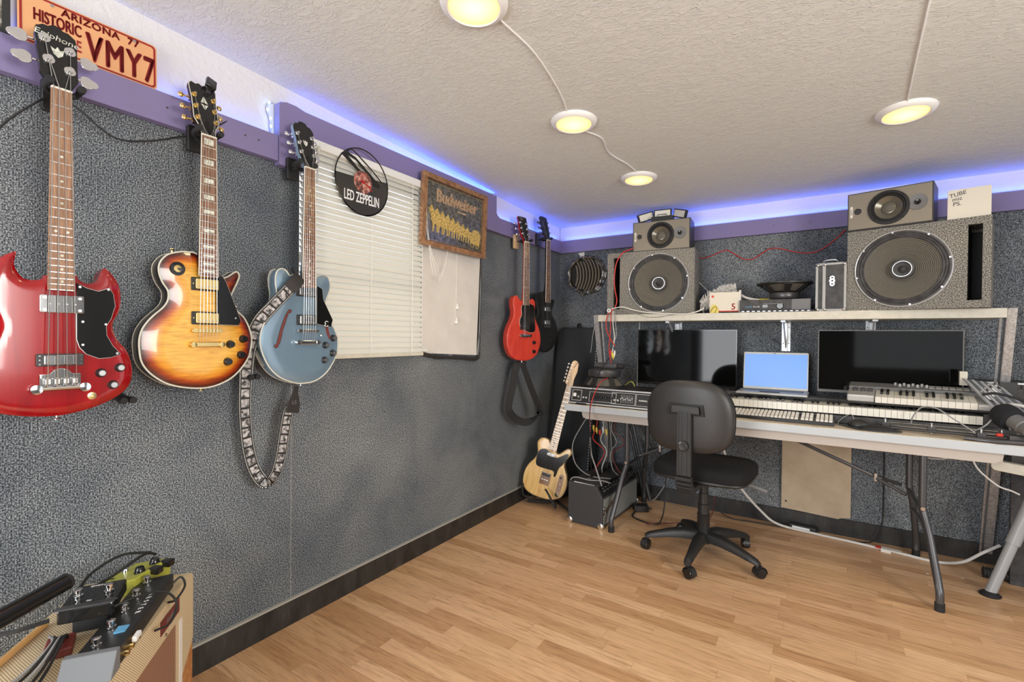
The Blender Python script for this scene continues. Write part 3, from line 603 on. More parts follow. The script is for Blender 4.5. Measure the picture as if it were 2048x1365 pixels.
# --- red double cut
DC = [(-26,238),(-34,232),(-42,236),(-55,252),(-72,266),(-92,262),(-104,246),(-107,222),(-104,196),(-98,168),(-99,138),(-112,104),(-135,66),(-152,24),(-159,-18),(-156,-60),(-141,-102),(-112,-138),(-68,-160),(-20,-168),(20,-168),(68,-160),(112,-138),(141,-102),(156,-60),(159,-18),(152,24),(135,66),(112,104),(98,138),(96,168),(101,192),(103,216),(97,238),(84,250),(68,252),(52,240),(42,230),(32,230)]
s = dict(name='electric_guitar', cat='guitar', label='tomato red double-cut electric guitar with black pickguard hanging right of the beer mirror', scale=.628, out=DC, thick=.044, drop=.004, ew=.008, bmats=['red_body','red_body'], fz=.014, nw=(.043,.057), board_end=.205, nf=22, neck_mat='red_body', neck_end=.24,
    board_mat='rosewood', fbind='ivory', inlay='dot', marks=(3,5,7,9,12,15,17,19,21), head=GIB, head_face='black_gloss', head_side='cherry_body', hw='chrome', posts=[(-27,56,-1),(-28,96,-1),(-29,136,-1),(27,56,1),(28,96,1),(29,136,1)],
    guards=[([(32,222),(60,214),(88,200),(90,140),(100,60),(90,28),(34,26),(-40,60),(-46,110),(-30,140),(-30,200)], .0005, 'pickguard_black', True)], guard_edge='ivory', knobs=[(88,-46),(88,-108)], kmat='black_gloss', pickups=[(0,62,86,44,'p90')], tail_y=-.004)
tR = guitar(s, on_left(2.765, 1.194, .135, 0, -14)); o = G().prism(rrect(.10,.02,.009,5,0,0), .004, .018).build('bridge', 'chrome', tR, 40, .003)
for x in (-.045,.045): G().lathe((x,0,-.001), (0,0,1), [(.008,0),(.008,.014),(.010,.016),(.008,.020)], 14).build('stud', 'chrome', o)

# --- black single cut
LP2 = [(-x*1.0, y) for x, y in LP]
s = dict(LPC); s.update(name='electric_guitar', cat='guitar', label='worn satin black single-cut electric guitar hanging nearest the room corner', bmats=['black_body','black_body'], bind=None, backbind=None, neck_mat='black_body', head_side='black_body', hbind=None, hw='dark_metal', inlay='dot',
    marks=(3,5,7,9,12,15,17,19,21), knobs=[], pickups=[(0,128,80,38,'hb'),(0,30,80,38,'hb')], pucover='chrome', tail_y=-.004, logo=None, fz=.014, head=GIB, fbind='ivory', fade=.05, drop=.006, ew=.03)
tK = guitar(s, on_left(3.085, 1.262, .125, 0, -6)); G().prism(rrect(.08,.014,.006,4,0,0), .003, .012).build('bridge', 'dark_metal', tK, 40, .001)
for x, y in ((.07,-.05),(.11,-.03),(.1,-.09),(.06,-.1)): G().cyl((x,y,-.003),(x,y,.004),.004,n=10).build('pot_shaft', 'dark_metal', tK)

# --- natural tele-style guitar leaning in a floor stand
TL = [(-28,238),(-36,252),(-58,264),(-90,262),(-112,246),(-121,220),(-114,190),(-103,160),(-103,130),(-118,96),(-142,58),(-157,10),(-158,-40),(-146,-88),(-114,-122),(-66,-138),(-10,-141),(48,-137),(98,-122),(138,-92),(155,-48),(157,0),(146,48),(124,86),(108,118),(106,148),(118,178),(132,204),(132,226),(116,240),(96,236),(78,218),(60,196),(42,184),(30,190)]
hd_t = [(-21,0),(-24,14),(-34,24),(-38,30),(-37,45),(-30,165),(-26,182),(-12,194),(4,192),(16,182),(21,170),(22,150),(26,120),(22,95),(17,60),(19,30),(20,0)]
Rz = V((math.cos(R(21)), math.sin(R(21))*-1+.0, 0))
s = dict(name='electric_guitar', cat='guitar', label='natural blond wood single-cut guitar with black pickguard standing on the floor in the corner', scale=.648, out=TL, thick=.045, drop=.003, ew=.006, bmats=['ash_body','ash_body'], bind='black_plastic', fz=.010, nw=(.042,.056), board_end=.195, nf=21,
    neck_mat='maple', board_mat='maple', neck_end=.235, inlay='dot', inlay_mat='print_black', marks=(3,5,7,9,12,15,17,19,21), head=hd_t, hsym=False, tilt=2, head_face='maple', head_side='maple', hw='chrome', logo=('Fender', .018, .165, .2, 72, .004), logo_mat='print_black',
    posts=[(-22-0*i, 36+i*25, -1) for i in range(6)], tr=.004, pegx=.024, guards=[([(-30,186),(-60,190),(-92,168),(-98,120),(-88,70),(-44,60),(40,62),(52,30),(66,34),(74,90),(92,120),(104,150),(116,196),(98,200),(60,168),(30,156)], .0005, 'pickguard_black', True)],
    bz=.010, knobs=[(108,-20),(108,-50)], kmat='chrome', kr=.009, sr=.0005, tail_y=-.03, pickups=[])
fx = V((.97,.25,0)).normalized(); up_ = V((.178,.19,.955)).normalized(); zz = fx.cross(up_).normalized()
if zz.y > 0: zz = -zz
fx = up_.cross(zz).normalized()
TT = frame((.215,2.93,.205), fx, up_, zz)
tT = guitar(s, TT)
o = G().prism(rrect(.07,.085,.003,3,0,-.005), .001, .004).build('bridge', 'chrome', tT, 40)
G().prism(rrect(.058,.02,.008,4,0,.022), .003, .009).build('pickup', 'black_plastic', o, 40)
for k in range(3): G().cyl(((k-1)*.018-.006,-.012,.008), ((k-1)*.018+.006,-.012,.008), .0035, n=10).build('saddle', 'chrome', o)
G().prism(rrect(.060,.020,.009,4,0,.165), .003, .009).build('pickup', 'chrome', tT, 40)
G().prism(rrect(.032,.155,.014,5,.108,-.02), .001, .003).build('control_plate', 'chrome', tT, 40); G().cyl((.108,.03,.003),(.104,.036,.016),.004,n=10).build('switch_tip', 'black_plastic', tT)

# ---------------------------------------------------------------- wall hangers
def hanger(y, z, xh, label, block='black_plastic', wide=.032, plate=(.05,.085)):
    T = frame((.034, y, z), (0,1,0), (0,0,1), (1,0,0)); t = thing('guitar_hanger', label, 'wall hanger', T, 'guitar wall hangers')
    G().prism(rrect(plate[0], plate[1], .006, 3), 0, .02).build('wall_plate', block, t, 40, .002)
    G().cyl((0,0,.02), (0,0,xh-.05-.034), .0055, n=12).build('arm', 'dark_metal', t)
    d = xh-.034
    g = G().tube([(-wide,.004,d+.012),(-wide,0,d-.02),(-wide*.6,-.004,d-.04),(0,-.004,d-.046),(wide*.6,-.004,d-.04),(wide,0,d-.02),(wide,.004,d+.012)], .0075, 10, 4); g.build('yoke', 'black_rubber', t)
    for s_ in (-1, 1): G().cyl((s_*wide,.004,d+.008), (s_*wide,.006,d+.022), .0095, n=14).build('yoke_tip', 'black_rubber', t)
hanger(.424, 1.835, .13, 'black wall hanger holding the cherry red bass'); hanger(.778, 1.842, .13, 'black wall hanger holding the sunburst guitar')
hanger(1.130, 1.845, .13, 'black wall hanger holding the pale blue guitar beside the window'); hanger(2.79, 1.84, .135, 'black hanger on a pine block holding the tomato red guitar', 'pine_block', plate=(.05,.095)); hanger(3.09, 1.905, .125, 'black wall hanger holding the black guitar near the corner')
def rest(y, z, label):
    t = thing('body_rest', label, 'wall hanger', frame((.0, y, z), (0,1,0), (0,0,1), (1,0,0)), 'lower wall supports')
    for k in (0, 1): G().tube([(.0+.02*k,.03,.002),(.005+.02*k,.0,.03),(.012+.024*k,-.012,.075)], .007, 8, 3).build('arm', 'black_rubber', t); G().cyl((.012+.024*k,-.012,.072), (.014+.024*k,-.013,.088), .010, n=14).build('pad', 'black_rubber', t)
rest(.555, 1.0, 'black padded wall support under the cherry red bass'); rest(.935, 1.045, 'black padded wall support under the sunburst guitar')

# ---------------------------------------------------------------- straps and cable
m = newmat('film_strap', rough=.6); uv = N(m, 'ShaderNodeUVMap'); xs = sepxyz(m, uv.outputs[0])
fr = mth(m, 'FRACT', mth(m, 'MULTIPLY', xs[0], 1/.036)); inx = mth(m, 'LESS_THAN', fr, .80)
iny = mth(m, 'MULTIPLY', mth(m, 'GREATER_THAN', xs[1], .20), mth(m, 'LESS_THAN', xs[1], .80)); img = mth(m, 'MULTIPLY', inx, iny)
sq = mth(m, 'LESS_THAN', mth(m, 'FRACT', mth(m, 'MULTIPLY', xs[0], 1/.0052)), .4)
ed = mth(m, 'ADD', mth(m, 'MULTIPLY', mth(m, 'GREATER_THAN', xs[1], .88), mth(m, 'LESS_THAN', xs[1], .955)), mth(m, 'MULTIPLY', mth(m, 'GREATER_THAN', xs[1], .045), mth(m, 'LESS_THAN', xs[1], .12)))
tcv = coords(m, kind='Object'); nz = noise(m, tcv, 75, 2, .5)
pic = ramp(m, nz, [(.38,(.03,.03,.03)),(.5,(.30,.29,.29)),(.66,(.55,.53,.52))])
c = mix(m, img, (.012,.012,.012), pic); base(m, mix(m, mth(m, 'MULTIPLY', sq, ed), c, (.75,.75,.72)))
t = thing('guitar_strap', 'black and white film-strip patterned strap looped over and below the pale blue guitar', 'strap')
G().ribbon([(.158,1.058,1.368),(.160,1.022,1.332),(.150,.988,1.290),(.118,.955,1.23),(.082,.94,1.13),(.07,.935,1.0),(.068,.935,.90),(.07,.945,.78),(.072,.968,.69),(.078,1.005,.632),(.085,1.04,.655),(.088,1.06,.72),(.09,1.072,.80),(.095,1.085,.885),(.10,1.098,.915)],
    [(0,.72,-.70),(0,.72,-.7),(0,.8,-.6),(.2,.8,-.4),(.5,.86,-.1),(.1,1,0),(0,1,0),(0,1,0.1),(0,1,.3),(0,1,.1),(0,1,-.25),(0,1,-.2),(0,1,-.15),(0,1,-.1),(0,1,0)], .047, .003, 8).build('webbing', 'film_strap', t)
g = G(); g.T = frame((.104,1.104,.930), (0,.98,-.15), (0,.15,.98), (1,0,0)); g.prism(ccw([(-.026,-.045),(.026,-.045),(.027,-.01),(.012,.03),(.010,.06),(-.010,.06),(-.012,.03),(-.027,-.01)]), -.002, .002); le = g.build('leather_end', 'leather', t, 0, .001)
text('emblem', 'LS', .02, 'grey_plastic', le, frame((.1065,1.104,.925), (0,1,0), (0,0,1), (1,0,0)), .0002)
G().ribbon([(.158,1.045,1.356),(.166,1.068,1.382),(.160,1.088,1.410),(.115,1.098,1.425)], [(0,.75,-.66)]*4, .05, .004, 6).build('leather_end', 'leather', t)
t = thing('guitar_strap', 'black nylon strap hanging in a loop below the tomato red guitar', 'strap')
G().ribbon([(.115,2.775,1.022),(.10,2.72,.98),(.085,2.70,.86),(.08,2.665,.74),(.085,2.665,.69),(.10,2.72,.635),(.14,2.80,.605),(.18,2.90,.655),(.16,2.905,.665)], [(.5,.8,0),(.6,.8,0),(.6,.8,0),(.5,.85,0),(.4,.9,0),(.4,.9,.2),(.2,.9,.5),(.1,.9,.4),(.1,.9,.4)], .05, .004, 8).build('webbing', 'nylon', t)
G().ribbon([(.115,2.79,1.025),(.12,2.78,.99),(.13,2.80,.93),(.15,2.86,.80),(.17,2.92,.68)], [(.3,.9,0)]*5, .045, .005, 6).build('pad', 'nylon', t); G().box((.163,2.905,.69), (.012,.05,.03)).build('buckle', 'black_plastic', t, 40, .002)
t = tag(G().tube([(.03,.30,1.63),(.034,.325,1.72),(.06,.385,1.80),(.045,.42,1.83),(.05,.47,1.825),(.036,.56,1.775),(.036,.65,1.795),(.036,.74,1.84),(.036,.80,1.86),(.036,.84,1.905),(.03,.9,1.96)], .0028, 8, 8).build('audio_cable', 'black_cable'), 'thin black cable draped along the purple rail between the first two hangers', 'cable')

# ================================================================== THINGS ON THE LEFT WALL
def LW(y, z, x=.0): return frame((x, y, z), (0,1,0), (0,0,1), (1,0,0))
def BW(x, y, z, rz=0.0): return Matrix.Translation((x, y, z)) @ Matrix.Rotation(R(rz), 4, 'Z') @ frame((0,0,0), (1,0,0), (0,0,1), (0,-1,0))
# licence plate
newmat('copper_plate', (.80,.42,.20), .4, .2); newmat('plate_red', (.30,.012,.012), .45)
t = thing('license_plate', 'copper vehicle licence plate with dark red characters standing on the purple rail behind the bass', 'licence plate', LW(.517,1.968,.022) @ Matrix.Rotation(R(-2), 4, 'X'))
G().prism(rrect(.318,.140,.012,5,0,.070), 0, .0015).build('plate', 'copper_plate', t, 0)
G().prism(rrect(.310,.133,.011,5,0,.070), .0014, .0024, [rrect(.300,.123,.008,5,0,.070)]).build('border', 'plate_red', t, 0)
text('state_lettering', 'ARIZONA  77', .028, 'plate_red', t, Matrix.Translation((.020,.119,.002)), .0006, bold=.001, space=1.1)
text('number_lettering', 'VMY7', .112, 'plate_red', t, Matrix.Translation((.068,.050,.002)), .0008, bold=.0024, sx=.56, space=1.15)
text('side_lettering', 'HISTORIC', .046, 'plate_red', t, Matrix.Translation((-.078,.084,.002)), .0006, bold=.001, sx=.50)
text('side_lettering', 'VEHICLE', .046, 'plate_red', t, Matrix.Translation((-.075,.040,.002)), .0006, bold=.0006, sx=.55)
for x in (-.09, .10): G().cyl((x,.127,.001), (x,.127,.0035), .004, n=12).build('screw', 'steel', t)
t = thing('picture_frame', 'black-edged grey picture standing on the rail at the top left corner', 'picture', LW(.262,1.967,.012))
G().prism([(-.09,0),(.083,0),(.083,.2),(-.09,.2)], 0, .012, [[(-.075,.015),(.068,.015),(.068,.185),(-.075,.185)]]).build('frame', 'black_plastic', t, 0)
m = newmat('print_grey', rough=.6); base(m, ramp(m, noise(m, coords(m), 60, 4, .6), [(.4,(.12,.11,.09)), (.6,(.5,.47,.40))])); G().b2((-.076,.014,.002), (.069,.186,.006)).build('print', 'print_grey', t, 0)

# blind
m = newmat('blind', (.76,.75,.70), .5); nt = m.node_tree; tr = N(m, 'ShaderNodeBsdfTranslucent'); tr.inputs[0].default_value = (.94,.91,.82,1); ms = N(m, 'ShaderNodeMixShader', Fac=.22)
L(m, bsdf(m).outputs[0], ms.inputs[1]); L(m, tr.outputs[0], ms.inputs[2]); L(m, ms.outputs[0], nt.nodes['Material Output'].inputs[0])
t = thing('window_blind', 'cream horizontal slat blind pulled down over the window', 'window blind', LW(1.515,1.09,.045))
W = .35; G().box((0,.885,0), (W*2,.035,.045)).build('headrail', 'white_plastic', t, 0, .002)
g = G(); n = 33
for i in range(n):
    y = .028+.84*i/(n-1); a = R(57); h = .0165
    for k in range(1):
        vs = []
        for j in range(5):
            q = -1+2*j/4; bow = .0022*(1-q*q); px, pz = h*q*math.sin(a), -h*q*math.cos(a)
            vs += [(-W, y+px-bow*math.cos(a)*-1, pz+bow*math.sin(a)), (W, y+px-bow*math.cos(a)*-1, pz+bow*math.sin(a))]
        nn = len(vs); vs += [(a_[0], a_[1]-.0006, a_[2]-.0012) for a_ in vs]
        g.add(vs, [(2*j, 2*j+1, 2*j+3, 2*j+2) for j in range(4)]+[(nn+2*j+2, nn+2*j+3, nn+2*j+1, nn+2*j) for j in range(4)]+[(0,nn,nn+1,1),(8,9,nn+9,nn+8)])
o = g.build('slats', 'blind', t, 30); o['kind'] = 'stuff'
G().box((0,.004,.002), (W*2,.018,.034)).build('bottom_rail', 'cream', t, 0, .002)
for x in (-.30, 0.0, .262):
    g = G()
    for q in (-.019, .021): g.tube([(x,.87,q),(x,.01,q)], .0011, 5)
    g.build('ladder_cord', 'blind_cord', t)
G().tube([(-.285,.875,.028),(-.29,.84,.032)], .006, 8).build('tilt_gear', 'cream', t); G().tube([(-.290,.845,.033),(-.302,.72,.040)], .0035, 8).build('tilt_wand', 'silver_plastic', t)
for o_ in (0, .006, .012): G().tube([(.352,.87,.028),(.345+o_,.70,.032),(.372+o_,.56,.034),(.40+o_*4,.45,.03),(.455+o_*2,.42-o_*2,.012),(.52,.47,.008),(.545,.56,.008),(.56,.62,.006)], .0011, 5, 6).build('lift_cord', 'blind_cord', t)
# white board right of the blind
t = thing('white_board', 'plain off-white board with crinkled black edge fixed over the wall right of the blind', 'board', LW(1.905,1.07,.002))
G().prism([(0,.025),(.485,.0),(.512,.55),(.52,.79),(0,.79)], .006, .012).build('panel', 'pale_board', t, 0, .001)
g = G(); g.tube([(.0,.022,.008),(.1,.004,.012),(.22,-.004,.010),(.36,-.012,.012),(.47,-.022,.010),(.505,-.006,.010),(.518,.05,.009)], [.012,.014,.012,.013,.014,.012,.008], 7, 6); g.build('bottom_edge', 'foil_black', t)
g = G(); g.tube([(.497,.0,.006),(.512,.12,.008),(.520,.28,.007),(.522,.45,.009),(.530,.60,.006),(.53,.72,.006)], [.013,.009,.007,.009,.007,.007], 7, 6); g.build('side_edge', 'foil_black', t)
for x in (.22,.235,.49): G().cyl((x,.006,.016),(x,.006,.026),.004,n=10).build('screw','steel',t)
for x, z in ((.285,.30),(.278,.215)):
    c = G().tube([(.288,.62,.014),(x,z,.014)], .0012, 5).build('pull_cord', 'blind_cord', t); G().lathe((x,z+.012,.020), (0,-1,0), [(.002,0),(.005,.008),(.013,.034),(.011,.036)], 14).build('tassel', 'white_plastic', c)
# record clock
t = thing('wall_clock', 'round black vinyl record clock with white rock band lettering hanging before the blind', 'clock', LW(1.458,1.880,.068))
r = .150; RR = [(r*math.cos(R(a)), r*math.sin(R(a))) for a in range(0, 360, 5)]; Ri = [(.1445*math.cos(R(a)), .1445*math.sin(R(a))) for a in range(0, 360, 5)]
G().prism(RR, 0, .002, [Ri]).build('rim', 'black_gloss', t, 0)
low = [(r*math.cos(R(a)), r*math.sin(R(a))) for a in range(176, 376, 5)]+[(.145,.035),(.05,.026),(-.05,.014)]
m = newmat('vinyl', (.03,.03,.03), .22); wv = N(m, 'ShaderNodeTexWave', wave_type='RINGS', rings_direction='Z', Scale=90); L(m, coords(m), wv.inputs[0]); bump(m, wv.outputs['Fac'], .25, .0008)
G().prism(ccw(low), 0, .002).build('lower_disc', 'vinyl', t, 0)
for a in ([(-.118,.090),(-.10,.112),(.10,-.002),(.112,.018),(.125,.012),(.118,.030),(.098,.036),(.06,.058),(-.02,.098),(-.075,.115)],):
    G().prism(ccw([(-.105,.104),(-.118,.096),(-.05,.055),(.03,.004),(.09,-.006),(.10,.010),(.04,.05),(-.04,.10),(-.085,.113)][:]), 0, .0024, [[(-.085,.098),(-.03,.060),(.06,.006),(.03,.040),(-.04,.088)]]).build('silhouette', 'black_gloss', t, 0)
G().tube([(-.088,.112,.002),(-.06,.128,.002),(.0,.098,.002),(.06,.062,.002),(.112,.026,.002)], .0028, 6, 5).build('silhouette_edge', 'black_gloss', t)
m = newmat('label_print', rough=.4); base(m, ramp(m, noise(m, coords(m), 45, 4, .6), [(.4,(.05,.04,.035)), (.52,(.45,.12,.09)), (.66,(.6,.5,.42))]))
G().cyl((0,.0,.0005), (0,.0,.0032), .050, n=40).build('label', 'label_print', t, 0)
G().box((.012,-.006,.006), (.062,.004,.001), (0,0,R(-14))).build('hour_hand', 'red_paint', t, 0); G().box((.02,-.012,.008), (.07,.003,.001), (0,0,R(-32))).build('minute_hand', 'red_paint', t, 0); G().cyl((0,0,.003),(0,0,.011),.004,n=12).build('hub','red_paint',t)
text('lettering', 'LED ZEPPELIN', .064, 'print_white', t, Matrix.Translation((-.004,-.076,.0028)), .0006, sx=.50, bold=.0008)
G().tube([(0,.148,0),(0,.168,-.03)], .0012, 5).build('hook', 'steel', t)
# beer mirror
t = thing('bar_mirror', 'wood-framed beer mirror with gold horses hanging over the purple casing', 'mirror', LW(2.108,1.854,.066) @ Matrix.Rotation(R(2.5), 4, 'X'))
a, b = .28, .189; fw = .027
G().prism([(-a,-b),(a,-b),(a,b),(-a,b)], 0, .022, [[(-a+fw,-b+fw),(a-fw,-b+fw),(a-fw,b-fw),(-a+fw,b-fw)]]).build('frame', 'frame_wood', t, 0, .004)
m = newmat('smoky_mirror', (.20,.19,.17), .22, .7); base(m, ramp(m, noise(m, coords(m), 60, 5, .7), [(.4,(.12,.12,.11)), (.65,(.36,.35,.32))]))
G().b2((-a+.02,-b+.02,.003), (a-.02,b-.02,.008)).build('mirror_glass', 'smoky_mirror', t, 0)
w2, h2 = a-fw-.008, b-fw-.008; G().prism([(-w2,-h2),(w2,-h2),(w2,h2),(-w2,h2)], .008, .0092, [[(-w2+.003,-h2+.003),(w2-.003,-h2+.003),(w2-.003,h2-.003),(-w2+.003,h2-.003)]]).build('gold_line', 'gold', t, 0)
newmat('copper_text', (.88,.60,.38), .5, 0); text('brand_lettering', 'Budweiser', .094, 'copper_text', t, Matrix.Translation((.012,.088,.009)), .001, bold=.0018, sx=.90)
text('small_lettering', 'KING OF BEERS', .011, 'copper_text', t, Matrix.Translation((.05,.038,.009)), .0006)
m = newmat('gold_leaf', (.75,.55,.16), .35, .3); base(m, ramp(m, noise(m, coords(m), 110, 4, .7), [(.38,(.22,.13,.03)), (.5,(.72,.50,.13)), (.7,(.92,.75,.32))]))
horse = [(-.026,-.062),(-.021,-.062),(-.017,-.035),(-.004,-.030),(.004,-.062),(.009,-.060),(.010,-.030),(.020,-.020),(.026,.004),(.038,.016),(.040,.024),(.030,.030),(.020,.040),(.010,.026),(-.004,.012),(-.020,.014),(-.028,.006),(-.034,-.03),(-.030,-.032),(-.026,-.016)]
for k in range(8):
    s_ = 1.12-.055*k; x = -.178+.043*k; y = -.022-.006*k
    G().prism(ccw([(x-p[0]*s_, y+p[1]*s_*1.25) for p in horse]), .008, .0094+.0002*k).build('horse_relief', 'gold_leaf', t, 0)
G().prism([(.14,-.115),(.225,-.125),(.235,-.06),(.215,-.035),(.17,-.03),(.14,-.06)], .008, .0095).build('wagon_relief', 'gold_leaf', t, 0)
for x in (.155,.205): G().prism(ring(x,-.122,.017,20), .0095, .0108, [ring(x,-.122,.013,20)]).build('wheel_relief', 'gold_leaf', t, 0)
G().tube([(.28,.186,.004),(.31,.196,-.001)], .002, 6).build('hook', 'steel', t)

# ================================================================== BACK WALL AND SHELF
newmat('crinkle_glints', (.05,.045,.035), .22, coat=.5); base(M['crinkle_glints'], ramp(M['crinkle_glints'], noise(M['crinkle_glints'], coords(M['crinkle_glints']), 55, 5, .7, 2), [(.42,(.02,.016,.012)), (.55,(.12,.10,.07)), (.64,(.60,.57,.50))]))  # pale flecks painted over black imitate glints on the crinkled duct
t = thing('air_duct', 'crinkled black flexible duct mouth on the wall in the corner above the leaning case', 'duct', BW(.249, D, 1.68))
g = G()
for rr, zz_ in ((.150,.030),(.155,.012),(.146,.045)):
    pts = []
    for i in range(44): a = 2*math.pi*i/44; q = rr+.004*math.sin(7*a+rr*90)+.003*math.sin(17*a); pts.append((q*math.cos(a), q*.96*math.sin(a), zz_+.004*math.sin(11*a)))
    g.tube(pts, .0075, 7, closed=True)
g.build('rim', 'crinkle_glints', t)
G().lathe((0,0,.001), (0,0,1), [(.001,.0),(.148,.001),(.150,.03)], 40, close=False).build('lining', 'foil_black', t)
newmat('duct_rib', (.22,.19,.14), .22, coat=.6)
for k in range(9):
    x0 = -.115+.026*k; pts = []
    for j in range(11):
        y = -.135+.27*j/10; x = x0+.05*(1-(y/.135)**2)-.012
        if x*x+y*y < .142**2: pts.append((x, y, .012+.008*(1-(y/.135)**2)))
    if len(pts) > 2: G().tube(pts, .0075, 6, 2).build('rib', 'duct_rib', t)
G().prism([(.012,.0),(.045,.004),(.05,-.03),(.03,-.06),(.02,-.02)], 0, .001)
tag(G().prism([(0,0),(.055,.004),(.05,-.055),(.03,-.04)], 0, .002).build('paper_scrap', 'paper', None, 0), 'torn pale paper scrap under the purple rail above the duct', 'paper').matrix_world = BW(.165, D, 1.862)

t = thing('long_shelf', 'long cream wooden shelf above the desk on two slanting metal posts', 'shelf', at(0,0,0))
SZ = 1.345; SY = 3.17
G().b2((.492,SY,SZ-.046), (2.553,D-.002,SZ)).build('shelf_board', 'cream', t, 0, .002)
for x, sg in ((2.573, 1), (.473, -1)):
    p0 = V((x,SY+.005,SZ-.001)); p1 = V((x,D-.03,.06)); g = G()
    for off, wd_, dp in ((0,.034,.003),(-.017*sg,.003,.034)): 
        dd = (p1-p0).normalized(); n_ = V((0, dd.z, -dd.y)); 
        if n_.y > 0: n_ = -n_
        g.T = frame(p0+V((off,0,0)), (1,0,0), n_, V((1,0,0)).cross(n_)); ln = (p1-p0).length; sgn = 1 if (g.T @ V((0,0,1))-p0-V((off,0,0))).z < 0 else -1
        g.b2((-wd_/2,-dp,0), (wd_/2,0,ln*sgn))
    g.build('angle_post', 'galvanised', t, 0)
    g = G(); g.tube([(x-.035*sg,SY+.03,SZ-.045),(x-.030*sg,D-.03,.05)], .006, 6); g.build('inner_strip', 'galvanised', t)
for x in (.958, 1.627, 2.06):
    g = G(); g.b2((x-.024,D-.006,1.11), (x-.006,D-.001,1.298)); g.b2((x+.006,D-.006,1.11), (x+.024,D-.001,1.298)); g.b2((x-.007,D-.02,1.11), (x+.007,D-.012,1.298)); g.b2((x-.012,SY+.06,1.288), (x+.012,D-.01,1.298))
    g.add([(x-.003,D-.02,1.13),(x+.003,D-.02,1.13),(x+.003,SY+.09,1.288),(x-.003,SY+.09,1.288),(x-.003,D-.02,1.16),(x+.003,D-.02,1.16),(x+.003,SY+.13,1.288),(x-.003,SY+.13,1.288)], [(0,1,2,3),(4,7,6,5),(0,4,5,1),(1,5,6,2),(2,6,7,3),(3,7,4,0)])
    br_ = g.build('bracket', 'silver_paint', t, 0)
    for z in (1.16, 1.26):
        for q in (-.015,.015): G().cyl((x+q,D-.0062,z),(x+q,D-.008,z),.003,n=8).build('hole', 'print_black', br_, 0)

# speaker cabinets: local x right, y up, z out of the front
def woofer(p, cx_, cy_, r, rimm, capm, name='woofer'):
    o = G().lathe((cx_,cy_,-.004), (0,0,1), [(r,0),(r,.010),(r*.985,.013),(r*.965,.010)], 64, close=False).build(name+'_ring', rimm, p)
    g = G().lathe((cx_,cy_,0), (0,0,1), [(r*.968,.006),(r*.93,.008),(r*.90,.002),(r*.87,.006),(r*.84,.001),(r*.81,.004),(r*.79,-.002)]+[(r*(.79-.50*k/26), -.002-.050*k/26+(.0012 if k % 2 else -.0012)) for k in range(1, 27)]+[(r*.28,-.052),(r*.20,-.055),(r*.20,-.040)], 64, close=False); g.build(name+'_cone', 'cone', p, 25); G().lathe((cx_,cy_,.0006), (0,0,1), [(r*.968,.006),(r*.93,.008),(r*.90,.002),(r*.87,.006),(r*.84,.001),(r*.81,.004),(r*.79,-.002)], 64, close=False).build(name+'_surround', 'charcoal', p)
    G().lathe((cx_,cy_,0), (0,0,1), [(r*.255,-.045),(r*.25,-.022),(r*.21,-.020),(r*.20,-.034),(r*.10,-.038),(r*.06,-.024),(.001,-.012)], 40).build(name+'_center', capm, p, 40)
    for k in range(8): a = 2*math.pi*(k+.25)/8; G().cyl((cx_+r*.955*math.cos(a),cy_+r*.955*math.sin(a),.004), (cx_+r*.955*math.cos(a),cy_+r*.955*math.sin(a),.0115), .0045, n=10).build('screw', 'steel', p)
    G().prism(ring(cx_,cy_,r*.205,32), -.024, -.018, [ring(cx_,cy_,r*.190,32)]).build(name+'_trim', 'steel', p)
newmat('cone', (.12,.11,.09), .7)
def subwoofer(label, T, w_, h_, d_, cx_, slot):
    t = thing('subwoofer', label, 'speaker', T, 'carpeted bass speaker boxes'); hole = [(slot[0],.035),(slot[1],.035),(slot[1],h_-.035),(slot[0],h_-.035)]; c = ring(cx_, h_/2-.004, .192, 48)
    g = G().prism([(0,0),(w_,0),(w_,h_),(0,h_)], -.018, 0, [hole, c]); g.b2((0,0,-d_), (w_,.016,-.017)); g.b2((0,h_-.016,-d_), (w_,h_,-.017)); g.b2((0,.016,-d_), (.016,h_-.016,-.017)); g.b2((w_-.016,.016,-d_), (w_,h_-.016,-.017)); g.b2((.016,.016,-d_), (w_-.016,h_-.016,-d_+.012))
    g.build('cabinet', 'carpet_box', t, 0)
    g = G(); g.b2((slot[0]-.006,.03,-d_+.02), (slot[0],h_-.03,-.002)); g.b2((slot[1],.03,-d_+.02), (slot[1]+.006,h_-.03,-.002)); g.b2((slot[0]-.006,.03,-d_+.014), (slot[1]+.006,h_-.03,-d_+.020)); g.build('port_dark', 'black_rubber', t, 0)  # black walls and back panel added so the port looks dark inside
    woofer(t, cx_, h_/2-.004, .198, 'silver_paint', 'charcoal'); return t
TR_ = BW(1.931, 3.196, SZ, -13.5); TLs = BW(.552, 3.188, SZ, 5)
subwoofer('big grey carpeted speaker box with its port on the right side, on the shelf', TR_, .558, .428, .30, .232, (.478,.528))
subwoofer('big grey carpeted speaker box with its port on the left side, on the shelf', TLs, .575, .428, .25, .345, (.045,.088))
newmat('monitor_face', (.24,.21,.16), .5)
